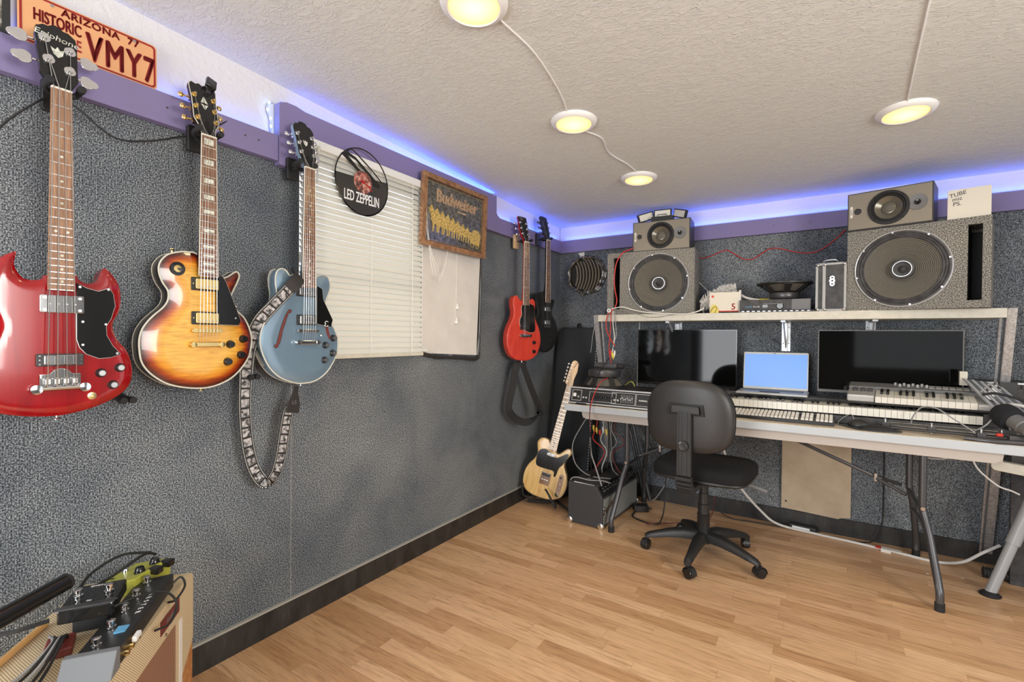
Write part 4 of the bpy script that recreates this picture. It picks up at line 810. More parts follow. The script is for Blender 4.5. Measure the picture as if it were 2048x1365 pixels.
def monitor_speaker(label, T, w_, h_, d_):
    t = thing('studio_monitor', label, 'speaker', T, 'small two-way speakers'); c1 = ring(w_*.50,h_*.50,.076,40)
    g = G().prism([(0,0),(w_,0),(w_,h_),(0,h_)], -.014, -.004, [c1]); g.b2((0,0,-d_), (w_,.01,-.013)); g.b2((0,h_-.01,-d_), (w_,h_,-.013)); g.b2((0,.01,-d_), (.01,h_-.01,-.013)); g.b2((w_-.01,.01,-d_), (w_,h_-.01,-.013)); g.b2((.01,.01,-d_), (w_-.01,h_-.01,-d_+.01))
    g.build('cabinet', 'black_plastic', t, 0)
    G().prism([(.005,.005),(w_-.005,.005),(w_-.005,h_-.005),(.005,h_-.005)], -.0045, 0, [c1, ring(.046,h_*.5,.0165,24)]).build('front_panel', 'monitor_face', t, 0)
    o = G().lathe((w_*.5,h_*.5,0), (0,0,1), [(.088,-.001),(.087,.006),(.074,.008),(.070,.001),(.064,.004),(.058,-.004)], 48, close=False).build('woofer_ring', 'black_rubber', t)
    G().lathe((w_*.5,h_*.5,0), (0,0,1), [(.059,-.003),(.030,-.022),(.028,-.014),(.001,-.008)], 48, close=False).build('woofer_cone', 'cone_gloss', t)
    G().ball((w_*.5,h_*.5,-.020), .028, 20, 1, 1, .5).build('dust_cap', 'cone', t)
    for a in (45,135,225,315): G().cyl((w_*.5+.080*math.cos(R(a)),h_*.5+.080*math.sin(R(a)),.004), (w_*.5+.080*math.cos(R(a)),h_*.5+.080*math.sin(R(a)),.0085), .004, n=10).build('screw', 'black_gloss', t)
    G().lathe((w_*.83,h_*.53,0), (0,0,1), [(.040,0),(.039,.004),(.016,.001),(.014,.004)], 36, close=False).build('tweeter_plate', 'grey_plastic', t); G().lathe((w_*.83,h_*.53,0), (0,0,1), [(.014,-.002),(.011,.004),(.005,.003),(.003,.009),(.001,.010)], 20).build('tweeter_dome', 'black_gloss', t)
    G().lathe((.046,h_*.5,0), (0,0,1), [(.0165,.0),(.0155,.001),(.0155,-.013),(.001,-.0132)], 24, close=False).build('port', 'print_black', t)
    o = G().prism(rrect(.012,.062,.006,4,.018,h_*.5), 0, .0012).build('badge', 'paper', t, 0); text('badge_lettering', 'ALESIS', .011, 'print_black', o, Matrix.Translation((.018,h_*.5,.0016)) @ Matrix.Rotation(R(-90), 4, 'Z'), .0003)
newmat('cone_gloss', (.16,.145,.11), .22, .3)
monitor_speaker('small two-way speaker lying on the right carpeted box beside the white carton', BW(1.928, 3.176, SZ+.429, -13.5), .352, .198, .19)
monitor_speaker('small two-way speaker lying on the left carpeted box under the work light', BW(.722, 3.215, SZ+.429, 4), .372, .199, .18)
# work light with three panels
t = thing('work_light', 'folding work light with three pale panels on top of the left small speaker', 'lamp', BW(.90, 3.30, SZ+.629, 4))
G().box((0,.018,0), (.14,.036,.07)).build('base', 'black_plastic', t, 0, .003); G().tube([(-.03,.03,.03),(-.03,.05,.02),(.03,.05,.02),(.03,.03,.03)], .003, 6).build('stand', 'steel', t)
for x, rz_, rx in ((-.115,0,(18,32)),(0,0,(0,0)),(.115,0,(-18,-32))):
    T = Matrix.Translation((x,.058-abs(x)*.1,.0)) @ Matrix.Rotation(R(rx[1]*1.2), 4, 'Y') @ Matrix.Rotation(R(rx[0]), 4, 'Z')
    g = G(); g.T = T; g.box((0,0,0), (.116,.056,.02)); p = g.build('lamp_head', 'black_plastic', t, 0, .002); g = G(); g.T = T; g.box((0,0,.0105), (.100,.042,.002)); g.build('lamp_panel', 'ivory', p, 0)
# carton
t = thing('cardboard_carton', 'white carton with handwriting on top of the right carpeted box', 'box', BW(2.325, 3.115, SZ+.429, -12)); m = newmat('white_card', (.72,.68,.58), .7)
G().b2((0,0,-.10), (.152,.142,0)).build('carton', 'white_card', t, 0, .001)
for s_, x, y, r_ in (('TUBE',.036,.118,12),('mic',.034,.096,8),('PS.',.034,.072,4)): text('handwriting', s_, .026, 'print_black', t, Matrix.Translation((x,y,.0006)) @ Matrix.Rotation(R(r_), 4, 'Z'), .0003, .1)
# shelf clutter
t = thing('feather_duster', 'fluffy white duster with a long handle behind the white box with a 5', 'duster', BW(1.255, 3.33, SZ))
random.seed(4); g = G()
for i in range(620):
    u = random.random(); cx_ = -.10+.20*u; cy_ = .070+.075*math.sin(u*1.7); a = random.random()*2*math.pi; l = .052*(.7+.5*random.random()); q = V((.35*(random.random()-.6), math.cos(a), math.sin(a))).normalized()
    g.tube([V((cx_,cy_,0)), V((cx_,cy_,0))+q*l*.6, V((cx_,cy_,0))+q*l+V((0,-.006,0))], [.0058,.0045,.0018], 5)
g.build('fibres', 'duster', t)['kind'] = 'stuff'; G().tube([(-.10,.07,0),(-.03,.10,0),(.05,.135,0),(.10,.143,0)], [.030,.036,.034,.022], 12, 4).build('core', 'duster', t); G().tube([(.10,.135,0),(.16,.10,0),(.2,.088,.0),(.235,.083,.0)], .008, 8).build('handle', 'paper', t); G().tube([(.235,.083,0),(.29,.082,0)], .009, 8).build('handle_tip', 'yellow_plastic', t)
t = thing('product_box', 'small white box printed with a red 5 standing on the shelf edge', 'box', BW(1.222, 3.215, SZ, 2))
G().b2((0,.010,-.04), (.168,.130,0)).build('carton', 'white_card', t, 0, .001); text('print', '5', .052, 'print_red', t, Matrix.Translation((.138,.038,.0004)), .0003, bold=.001); G().b2((.012,.098,-.0002), (.026,.112,.0006)).build('logo_mark', 'print_red', t, 0); G().b2((.05,.0101,-.0002), (.168,.016,.0006)).build('red_band', 'print_red', t, 0)
G().b2((.168,.004,-.045), (.178,.140,-.002)).build('lid_edge', 'pale_board', t, 0)
t = thing('gift_tag', 'yellow paper tag with a black loop leaning on the white box', 'tag', BW(1.250, 3.208, SZ, 0))
G().prism([(-.025,0),(.028,0),(.028,.02),(.018,.045),(.005,.055),(-.01,.05),(-.02,.03)], 0, .002).build('card', 'yellow_plastic', t, 0); G().tube([(-.02,.008,.004),(-.002,.036,.004),(.012,.04,.004),(.018,.03,.004),(.004,.0,.004)], .0012, 5, 5).build('loop', 'print_black', t)
t = thing('rack_processor', 'slim black rack processor with a round dial on the shelf under an upturned speaker', 'audio device', BW(1.396, 3.205, SZ, 0))
G().b2((0,.012,-.19), (.37,.076,0)).build('case', 'charcoal', t, 0, .002); G().b2((.275,.014,0), (.365,.074,.002)).build('side_panel', 'grey_plastic', t, 0); G().lathe((.215,.036,.0), (0,0,1), [(.020,0),(.018,.004),(.016,.002)], 28).build('dial', 'black_gloss', t); G().b2((.125,.028,0), (.152,.045,.002)).build('window', 'black_gloss', t, 0)
text('brand_lettering', 'ALESIS', .013, 'print_blue', t, Matrix.Translation((.050,.034,.0006)), .0003, .2); text('model_lettering', 'RA-100', .011, 'print_white', t, Matrix.Translation((.092,.034,.0006)), .0003)
G().b2((.13,.048,0), (.23,.053,.004)).build('slot_bar', 'grey_plastic', t, 0)
t = thing('patch_strip', 'thin black strip with small sockets lying along the shelf front edge', 'audio device', BW(1.40, 3.178, SZ, 0)); G().b2((0,0,-.02), (.385,.010,0)).build('strip', 'black_plastic', t, 0, .001)
for k in range(13): G().b2((.012+.028*k,.004,0), (.026+.028*k,.008,.001)).build('socket', 'steel', t, 0)
def raw_driver(label, T, R0, hgt, magr, extra=True):   # speaker driver, axis +z local; flange at z=0
    t = thing('speaker_driver', label, 'speaker driver', T)
    G().lathe((0,0,0), (0,0,1), [(R0*.86,0),(R0,0),(R0,.008),(R0*.88,.012)], 48).build('flange', 'black_plastic', t); g = G()
    for k in range(6):
        a = 2*math.pi*k/6+.3; u = V((math.cos(a), math.sin(a), 0)); w_ = V((-u.y,u.x,0))*.012
        p0 = u*R0*.9+V((0,0,.008)); p1 = u*magr*.85+V((0,0,hgt*.62)); n_ = V((0,0,.006))
        g.add([p0-w_*1.6,p0+w_*1.6,p1+w_,p1-w_,p0-w_*1.6+n_,p0+w_*1.6+n_,p1+w_+n_,p1-w_+n_], [(0,1,2,3),(7,6,5,4),(0,4,5,1),(1,5,6,2),(2,6,7,3),(3,7,4,0)])
    g.build('basket', 'black_plastic', t, 0); G().lathe((0,0,0), (0,0,1), [(R0*.85,.006),(magr*.8,hgt*.5)], 40, close=False).build('cone', 'cone', t)
    G().lathe((0,0,0), (0,0,1), [(magr*.7,hgt*.55),(magr*.96,hgt*.58),(magr,hgt*.64),(magr,hgt*.90),(magr*.93,hgt*.97),(magr*.5,hgt),(.001,hgt)], 40).build('magnet', 'dark_metal', t); return t
raw_driver('bare black speaker driver face up on the slim rack processor', Matrix.Translation((1.625, 3.325, SZ+.178)) @ Matrix.Rotation(math.pi, 4, 'X'), .150, .098, .078)
t = thing('flight_case', 'small black equipment case with silver edges standing on end on the shelf', 'case', BW(1.786, 3.195, SZ, -5)); w_, h_, d_ = .143, .268, .18
G().b2((.004,.004,-d_), (w_-.004,h_-.004,-.002)).build('shell', 'charcoal', t, 0)
def edge(a, b, th=.006): G().b2([min(p, q)-th for p, q in zip(a, b)], [max(p, q)+th for p, q in zip(a, b)]).build('edge_trim', 'case_edge' if 'case_edge' in M else newmat('case_edge', (.36,.36,.35), .5, .3).name, t, 0, .001)
for x in (.006, w_-.006): edge((x,.006,-.006), (x,h_-.006,-.006)); edge((x,h_-.006,-.006), (x,h_-.006,-d_+.006))
edge((.006,.006,-.006), (w_-.006,.006,-.006)); edge((.006,h_-.006,-.006), (w_-.006,h_-.006,-.006)); edge((.040,.006,-.006), (.040,h_-.006,-.006), .0075)
for x in (.010, .044, w_-.010):
    for y in (.010, h_-.010): G().ball((x,y,-.002), .0105, 12).build('corner', 'chrome', t)
for y in (.167, .150, .184): G().prism(ring(.078,y,.011 if y != .167 else .013,18), -.003, .003, [ring(.078,y,.006,18)]).build('latch', 'chrome', t)
G().tube([(.03,h_+.004,-.06),(.04,h_+.016,-.03),(.09,h_+.018,-.03),(.10,h_+.004,-.06)], .004, 8, 3).build('handle', 'silver_paint', t)
# cables at the shelf
def cable(lab, pts, r=.003, mat='black_cable', k=6, nm='cable', ct='cable', n=7): return tag(G().tube(pts, r, n, k).build(nm, mat), lab, ct)
cable('red speaker wire looping along the back wall between the two speaker stacks', [(1.06,3.515,1.779),(1.109,3.522,1.747),(1.164,3.522,1.753),(1.215,3.52,1.772),(1.26,3.52,1.786),(1.291,3.52,1.776),(1.353,3.522,1.731),(1.399,3.522,1.711),(1.443,3.522,1.72),(1.515,3.52,1.766),(1.572,3.52,1.771),(1.67,3.522,1.74),(1.75,3.522,1.726),(1.815,3.52,1.745),(1.879,3.51,1.794),(1.93,3.49,1.845)], .0032, 'red_cable')
cable('red speaker wire running down the left carpeted box from the small speaker', [(.735,3.19,1.80),(.725,3.165,1.785),(.67,3.16,1.765),(.63,3.155,1.70),(.615,3.155,1.60),(.62,3.155,1.52),(.635,3.155,1.44),(.62,3.15,1.39),(.575,3.145,1.345),(.565,3.14,1.26),(.60,3.13,1.18),(.64,3.12,1.13)], .0038, 'red_cable')
cable('second red wire hanging down beside the shelf post to the desk', [(.60,3.145,1.37),(.598,3.14,1.30),(.60,3.13,1.22),(.60,3.11,1.10),(.63,3.08,1.0),(.64,3.02,.93),(.62,2.93,.90),(.605,2.85,.82),(.60,2.80,.72),(.612,2.78,.60)], .003, 'red_cable')
cable('thin black wire hanging past the front of the desk to the floor amplifier', [(.60,3.13,1.05),(.60,2.98,.98),(.585,2.88,.86),(.60,2.80,.74),(.612,2.775,.62),(.61,2.80,.40),(.60,2.85,.30)], .0022, 'black_cable')
cable('white cable lying along the shelf edge in front of the left carpeted box', [(.60,3.15,1.385),(.68,3.14,1.395),(.75,3.14,1.375),(.85,3.14,1.355),(.98,3.145,1.345),(1.10,3.145,1.340),(1.17,3.15,1.358),(1.20,3.16,1.375)], .0042, 'white_cable')
cable('thin grey cable sagging across the shelf front below the white one', [(.60,3.15,1.382),(.70,3.145,1.37),(.78,3.14,1.345),(.88,3.145,1.322),(1.0,3.15,1.335),(1.10,3.15,1.346)], .0022, 'grey_cable')
cable('white cable hanging from the shelf edge with coloured plugs', [(.612,3.145,1.37),(.615,3.14,1.28),(.63,3.13,1.19),(.625,3.12,1.12),(.62,3.11,1.08)], .0032, 'white_cable')
cable('grey cable hanging beside the white one from the shelf edge', [(.622,3.145,1.37),(.635,3.14,1.27),(.64,3.135,1.20),(.625,3.12,1.13),(.635,3.11,1.09)], .0028, 'grey_cable')
for x, z, mt, lab in ((.612,1.075,'red_paint','red phono plug hanging under the shelf edge'),(.624,1.06,'yellow_plastic','yellow phono plug hanging under the shelf edge'),(.640,1.07,'white_plastic','white phono plug hanging under the shelf edge'),(.632,1.05,'yellow_plastic','lower yellow phono plug hanging under the shelf edge')):
    tag(G().lathe((x,3.11,z+.03), (0,0,-1), [(.002,0),(.006,.004),(.0065,.03),(.003,.034),(.0025,.045)], 12).build('phono_plug', mt), lab, 'plug', 'hanging phono plugs')
tag(G().lathe((.585,3.15,1.372), (.2,-1,0), [(.006,0),(.013,.001),(.013,.026),(.006,.026)], 18, close=False).build('cable_ring', 'white_plastic'), 'small white cable ring at the left port of the carpeted box', 'ring')
cable('thin white cable behind the shelf down to the desk by the left screen', [(.70,3.45,1.30),(.69,3.46,1.1),(.685,3.46,.9),(.68,3.46,.76)], .003, 'white_cable')
cable('white cable on the back wall slanting down to the duster', [(1.06,3.515,1.62),(1.10,3.518,1.57),(1.16,3.51,1.51),(1.2,3.45,1.47)], .003, 'white_cable')
cable('thin cable with a bare end hanging from the left shelf post', [(.473,3.19,1.31),(.462,3.16,1.22),(.458,3.14,1.12),(.452,3.14,1.08)], .002, 'grey_cable')
t = thing('cloth_cover', 'small dark grey boxy cover standing at the left end of the shelf', 'speaker'  , BW(.485, 3.36, SZ, 0)); G().prism([(-.03,0),(.06,0),(.048,.075),(-.008,.075)], -.08, 0).build('body', 'charcoal', t, 0, .004)

# ================================================================== DESK
TZ, TY = .745, 2.865
t = thing('folding_table', 'long folding table with pale edge and bowed dark metal legs under the shelf', 'table', at(0,0,0))
G().b2((.39,TY,TZ-.044), (2.62,3.505,TZ-.002)).build('edge_band', 'worktop_edge', t, 0, .005); G().b2((.394,TY+.004,TZ-.003), (2.616,3.501,TZ)).build('tabletop', 'worktop', t, 0)
g = G(); g.T = frame((0,TY+.03,0), (1,0,0), (0,0,1), (0,-1,0)); g.prism([(.50,TZ-.044),(.505,TZ-.075),(.53,TZ-.092),(2.46,TZ-.092),(2.485,TZ-.075),(2.49,TZ-.044)], -.02, 0); g.b2((.50,TZ-.09,-.58), (.52,TZ-.044,-.02)); g.b2((2.47,TZ-.09,-.58), (2.49,TZ-.044,-.02)); g.build('apron', 'apron', t, 0, .002)
for x, s_ in ((.80,-1), (2.225,1)):
    for y, yy in ((2.925,2.785), (3.335,3.425)):
        G().tube([(x,y,.70),(x,y,.42),(x+.004*s_,y,.385),(x+.02*s_,y+(yy-y)*.25,.30),(x+.032*s_,y+(yy-y)*.55,.20),(x+.042*s_,yy+(y-yy)*.12,.11),(x+.045*s_,yy,.07),(x+.045*s_,yy,.02)], .0155, 14, 6).build('leg', 'dark_metal', t)
        G().cyl((x+.045*s_,yy,.0), (x+.045*s_,yy,.035), .0185, n=16).build('leg_cap', 'black_rubber', t)
    G().tube([(x,2.925,.385),(x,3.335,.385)], .009, 10).build('crossbar', 'dark_metal', t); G().tube([(x+.02*s_,2.89,.27),(x+.02*s_,3.1,.30),(x+.02*s_,3.36,.27)], .010, 8, 5).build('spreader', 'dark_metal', t)
    G().cyl((x,2.908,.405), (x,2.902,.405), .009, n=14).build('bolt', 'steel', t)
    xe = x-s_*.58
    G().tube([(x-s_*.05,3.0,.435),(x-s_*.16,3.06,.482)], .009, 8).build('brace_link', 'dark_metal', t); G().tube([(x-s_*.05,3.2,.435),(x-s_*.16,3.1,.482)], .009, 8).build('brace_link', 'dark_metal', t)
    G().tube([(x-s_*.14,3.08,.476),(x-s_*.25,3.08,.52),(xe,3.08,.655)], .0095, 8).build('brace', 'dark_metal', t); G().box((x-s_*.165,3.08,.486), (.012,.04,.04)).build('brace_lock', 'steel', t, 0, .001)

# rack mixer amp
t = thing('keyboard_amplifier', 'long black and silver lined amplifier with sliders at the left end of the desk', 'amplifier', Matrix.Translation((.405, 2.895, TZ)) @ Matrix.Rotation(R(-2), 4, 'Z') @ frame((0,0,0), (1,0,0), (0,0,1), (0,-1,0)))
WA, HA = .62, .112
g = G()
prof = [(0,.0),(HA,-.028),(HA,-.34),(0,-.34)]
g.add([(0,.006,0),(WA,.006,0),(WA,HA,-.028),(0,HA,-.028),(0,.006,-.34),(WA,.006,-.34),(WA,HA,-.34),(0,HA,-.34)], [(0,1,2,3),(7,6,5,4),(0,4,5,1),(1,5,6,2),(2,6,7,3),(3,7,4,0)]); g.build('case', 'black_plastic', t, 0)
FT = frame((0,.006,.0005), (1,0,0), (0,HA-.006,-.028), V((1,0,0)).cross(V((0,HA-.006,-.028)).normalized()))
def fp(g): g.T = FT; return g
fp(G()).prism([(0,0),(WA,0),(WA,.109),(0,.109)], 0, .002, [[(.006,.008),(WA-.006,.008),(WA-.006,.101),(.006,.101)]]).build('silver_frame', 'silver_paint', t, 0)
def outline_(x0,y0,x1,y1,w_=.0018): fp(G()).prism([(x0,y0),(x1,y0),(x1,y1),(x0,y1)], 0, .0015, [[(x0+w_,y0+w_),(x1-w_,y0+w_),(x1-w_,y1-w_),(x0+w_,y1-w_)]]).build('panel_line', 'print_white', t, 0)
outline_(.02,.02,.088,.09); outline_(.145,.022,.33,.085); outline_(.30,.018,.455,.092); outline_(.46,.018,.60,.092)
for k in range(5): g = fp(G()); g.lathe((.165+.032*k,.052,.001), (0,0,1), [(.010,0),(.0085,.012),(.007,.013)], 16); g.build('knob', 'black_gloss', t)
for x in (.106,.126,.262+.06,.345): g = fp(G()); g.lathe((x,.042,.001), (0,0,1), [(.007,0),(.006,.010),(.004,.011)], 14); g.build('knob', 'silver_paint', t)
for k in range(8): g = fp(G()); g.b2((.362+.0105*k,.030,0), (.3635+.0105*k,.080,.001)); g.b2((.359+.0105*k,.050+.006*math.sin(k*2),.001), (.3665+.0105*k,.057+.006*math.sin(k*2),.006)); g.build('slider', 'silver_paint', t, 0)
g = fp(G()); g.b2((.03,.045,0), (.05,.068,.004)); g.build('power_switch', 'print_white', t, 0); g = fp(G()); g.T = FT; g.lathe((.068,.045,.001), (0,0,1), [(.009,0),(.008,.002),(.004,.002)], 16); g.build('input_jack', 'steel', t)
text('brand_lettering', 'RANDALL', .012, 'print_white', t, FT @ Matrix.Translation((.505,.052,.0006)), .0003, bold=.0004)
raw_driver('dusty bare speaker driver face down on top of the long amplifier', at(.585, 3.07, TZ+.112), .150, .118, .108)
t = thing('rolled_foam', 'short dark padded cylinder lying on top of the face-down speaker driver', 'pad', at(.585,3.07,TZ+.2305)); G().lathe((-.07,0,.021), (1,0,0), [(.005,0),(.020,.004),(.0205,.05),(.019,.10),(.0205,.145),(.018,.16),(.004,.163)], 20).build('body', 'charcoal', t); G().lathe((.093,0,.021), (1,0,0), [(.012,0),(.018,.004),(.018,.04),(.006,.046)], 16).build('end_knob', 'black_rubber', t)
tag(G().box((.50,2.885,TZ+.006), (.075,.014,.012), (0,0,R(-6))).build('cable_clip', 'black_plastic', None, 0, .003), 'small black clip on the desk edge before the long amplifier', 'clip')
cable('yellow and green wire ends behind the face-down speaker driver', [(.70,3.16,.862),(.735,3.15,.89),(.76,3.14,.885),(.775,3.13,.862)], .003, 'pedal_green')

# screens
def screen(lab, x0, x1, z0, z1, y, edge_m):
    t = thing('computer_monitor', lab, 'monitor', at((x0+x1)/2, y, z0)); w_ = (x1-x0)/2; h_ = z1-z0
    G().b2((-w_,0,0), (w_,.035,h_)).build('housing', 'black_plastic', t, 0, .003); G().b2((-w_-.002,-.002,-.002), (w_+.002,.012,h_+.002)).build('bezel', edge_m, t, 0, .001); G().b2((-w_+.004,-.004,.014), (w_-.004,-.001,h_-.004)).build('screen', 'screen_black', t, 0)
    G().b2((-.05,.03,-.06), (.05,.045,.12)).build('stand_neck', 'black_plastic', t, 0, .002); zb = TZ-z0; G().b2((-.13,-.01,zb), (.13,.12,zb+.012)).build('stand_foot', 'black_plastic', t, 0, .003); G().b2((-.04,.02,zb+.01), (.04,.045,-.02)).build('stand_post', 'black_plastic', t, 0)
newmat('screen_black', (.003,.003,.003), .05, spec=.30)
screen('wide dark computer screen behind the chair, reflecting the room', .722, 1.362, .868, 1.243, 3.36, 'black_gloss')
screen('wide dark computer screen with grey edge behind the small keyboard', 1.803, 2.435, .885, 1.241, 3.345, 'grey_plastic')

# digital piano
t = thing('digital_piano', 'long black stage piano with white keys along the desk', 'keyboard', BW(1.13, 3.055, TZ+.004)); WP = 1.40
G().b2((0,0,-.27), (WP,.040,0)).build('case', 'charcoal', t, 0, .003); G().b2((0,.040,-.27), (WP,.108,-.165)).build('control_deck', 'charcoal', t, 0, .004); G().b2((0,.040,-.166), (.075,.100,0)).build('end_block', 'charcoal', t, 0, .004); G().b2((WP-.075,.040,-.166), (WP,.100,0)).build('end_block', 'charcoal', t, 0, .004)
newmat('key_white', (.80,.78,.70), .3); nk = 52; kw = (WP-.155)/nk
for i in range(nk): G().b2((.0775+i*kw+.0006,.048,-.163), (.0775+(i+1)*kw-.0006,.087,.004)).build('white_key', 'key_white', t, 0)
for i in range(nk-1):
    if (i+5) % 7 in (0,1,3,4,5): G().b2((.0775+(i+1)*kw-.006,.088,-.163), (.0775+(i+1)*kw+.006,.098,-.060)).build('black_key', 'black_gloss', t, 0, .001)
text('lettering', 'YAMAHA', .018, 'print_white', t, Matrix.Translation((.23,.1086,-.20)) @ Matrix.Rotation(R(-90), 4, 'X'), .0003)
# small keyboard on top of the piano
t = thing('midi_keyboard', 'small grey controller keyboard with knobs resting on the right end of the piano', 'keyboard', BW(1.935, 3.105, TZ+.108, -6) @ Matrix.Rotation(R(9), 4, 'X')); W2 = .555
G().add([(0,0,-.24),(W2,0,-.24),(W2,.005,0),(0,.005,0),(0,.062,-.24),(W2,.062,-.24),(W2,.040,0),(0,.040,0)], [(0,1,2,3),(7,6,5,4),(3,2,6,7),(0,4,5,1),(1,5,6,2),(0,3,7,4)])
G().b2((0,0,-.24), (W2,.012,0)).build('base', 'black_plastic', t, 0, .003); G().b2((0,.010,-.24), (W2,.062,-.135)).build('control_deck', 'grey_plastic', t, 0, .005); G().b2((0,.010,-.136), (.118,.048,0)).build('side_panel', 'silver_plastic', t, 0, .008, 3); G().b2((W2-.055,.010,-.136), (W2,.040,.004)).build('end_cheek', 'silver_plastic', t, 0, .008, 3)
for i in range(15): G().b2((.120+i*.0254+.0006,.014,-.134), (.120+(i+1)*.0254-.0006,.045,.006)).build('white_key', 'key_white', t, 0)
for i in range(14):
    if i % 7 in (0,1,3,4,5): G().b2((.120+(i+1)*.0254-.006,.045,-.134), (.120+(i+1)*.0254+.006,.057,-.050)).build('black_key', 'black_gloss', t, 0, .001)
for k in range(8): G().lathe((.20+.018*k,.062,-.185 if k % 2 else -.205), (0,1,0), [(.0065,0),(.006,.013),(.004,.014)], 14).build('knob', 'silver_plastic', t)
for k in range(8): G().b2((.335+.026*k,.0625,-.215), (.357+.026*k,.066,-.165)).build('pad', 'silver_plastic', t, 0, .001)
for x in (.03,.065,.095): G().lathe((x,.056,-.09), (0,1,0), [(.012,-.01),(.012,.004),(.008,.008)], 16).build('dial', 'charcoal', t)
# laptop
t = thing('laptop', 'open silver laptop with a plain blue screen on the piano', 'laptop', BW(1.395, 3.175, TZ+.113, -1)); WL = .355
G().b2((-.01,0,-.215), (WL+.006,.014,0)).build('base', 'silver_plastic', t, 0, .004); G().b2((.012,.014,-.20), (WL-.018,.0155,-.085)).build('keys', 'grey_plastic', t, 0); G().b2((.115,.014,-.075), (.22,.0152,-.01)).build('touchpad', 'charcoal', t, 0)
newmat('laptop_screen', (.1,.2,.4), .3, emis=(.15,.33,.78), es=.8); g = G(); LT = Matrix.Translation((0,.014,-.212)) @ Matrix.Rotation(R(-9), 4, 'X')
g.T = LT; g.prism(rrect(WL,.232,.006,3,WL/2,.118), -.007, 0); g.build('lid', 'silver_plastic', t, 0); g = G(); g.T = LT; g.b2((.006,.016,0), (WL-.006,.222,.0006)); g.build('screen', 'laptop_screen', t, 0)
text('logo_lettering', 'DELL', .009, 'print_white', t, LT @ Matrix.Translation((WL/2,.009,.0008)), .0002)
g = G(); g.T = LT; g.b2((WL/2-.01,.2255,0), (WL/2+.004,.2285,.001)); g.build('camera_slot', 'print_black', t, 0)
# computer keyboard, mouse, pad
t = thing('computer_keyboard', 'white-keyed computer keyboard in front of the piano', 'keyboard', Matrix.Translation((1.335, 2.945, TZ)) @ Matrix.Rotation(R(-1.5), 4, 'Z')); 
g = G(); KW, KD = .545, .135; g.add([(0,0,0),(KW,0,0),(KW,0,.016),(0,0,.016),(0,KD,0),(KW,KD,0),(KW,KD,.036),(0,KD,.036)], [(0,1,2,3),(7,6,5,4),(0,4,5,1),(1,5,6,2),(2,6,7,3),(3,7,4,0)]); g.build('case', 'black_plastic', t, 0, .002)
KT = Matrix.Translation((0,0,.016)) @ Matrix.Rotation(math.atan(.020/KD), 4, 'X')
for a, b in ((.008,.385),(.395,.452),(.462,.538)):
    nx = int(round((b-a)/.0188)); 
    for i in range(nx):
        for j in range(6):
            if a > .39 and a < .46 and j in (2,): continue
            g = G(); g.T = KT; x = a+(b-a)*i/nx; g.box((x+(b-a)/nx/2, .012+.0205*j+.009, .005), ((b-a)/nx-.003,.0165,.009), taper=.82); 
            g.build('key', 'paper', t, 0)
t = thing('mouse_pad', 'dark grey mouse pad with a wrist rest on the desk', 'mouse pad', at(2.0, 2.985, TZ)); pd = cat([(-.105,.045,0),(-.03,.06,0),(.06,.05,0),(.125,.02,0),(.15,-.03,0),(.13,-.075,0),(.06,-.10,0),(-.02,-.09,0),(-.05,-.06,0),(-.09,.0,0)], 6, True)
G().prism(ccw([(p.x,p.y) for p in pd]), 0, .004).build('mat', 'charcoal', t, 0); G().ball((.055,-.050,.002), .09, 24, .85, .38, .27).build('wrist_rest', 'black_rubber', t)
t = thing('computer_mouse', 'black computer mouse on the mouse pad', 'mouse', at(1.985, 2.99, TZ+.004)); G().ball((0,0,.006), .038, 20, 1.3, .85, .85).build('body', 'black_plastic', t)
cable('thin mouse cable arching from the mouse back to the piano', [(1.965,3.01,.775),(1.955,3.03,.80),(1.93,3.045,.79),(1.90,3.04,.76),(1.895,3.0,.749)], .0018, 'grey_cable')
# microphone boom arm lying on the desk
t = thing('boom_stand', 'black jointed microphone boom arm lying folded on the desk', 'microphone stand', at(0,0,0))
for dy, dz in ((0,0),(.028,.012)):
    G().tube([(2.07,2.99+dy,TZ+.012+dz),(2.50,2.91+dy,TZ+.020+dz)], .006, 8).build('arm_bar', 'dark_metal', t)
    G().tube([(2.10,3.01+dy,TZ+.020+dz),(2.48,2.925+dy,TZ+.030+dz)], .0022, 6).build('spring_rod', 'steel', t)
for x, y in ((2.09,3.01),(2.26,2.975),(2.49,2.94),(2.42,2.92)): G().cyl((x,y,TZ+.004), (x,y,TZ+.052), .006, n=12).build('joint_bolt', 'steel', t); G().box((x,y,TZ+.024), (.030,.024,.022)).build('joint', 'dark_metal', t, 0, .003)
G().tube([(2.36,2.90,TZ+.008),(2.44,2.875,TZ+.008),(2.54,2.87,TZ+.012)], .011, 10, 5).build('clamp_rail', 'dark_metal', t); G().box((2.545,2.90,TZ+.022), (.09,.05,.035)).build('clamp', 'dark_metal', t, 0, .004)
cable('thin dark cable arching over the microphone arm on the desk', [(2.19,3.02,.78),(2.195,3.0,.82),(2.225,2.985,.868),(2.275,2.96,.870),(2.33,2.94,.83),(2.385,2.92,.79),(2.40,2.915,.775)], .003, 'grey_cable')
cable('second dark cable loop beside the microphone on the desk', [(2.40,2.94,.78),(2.44,2.95,.81),(2.47,2.96,.845),(2.50,2.95,.84),(2.515,2.93,.80)], .0032, 'grey_cable')
t = thing('microphone', 'grey studio microphone with thick black foam lying at the right end of the desk', 'microphone', frame((2.515, 2.965, TZ+.115), V((.84,.34,0)), V((0,0,1)).cross(V((.84,.34,0))), (0,0,1)) if False else Matrix.Translation((2.512,2.955,TZ+.108)) @ V((.42,-.80,-.36)).to_track_quat('Z','Y').to_matrix().to_4x4())
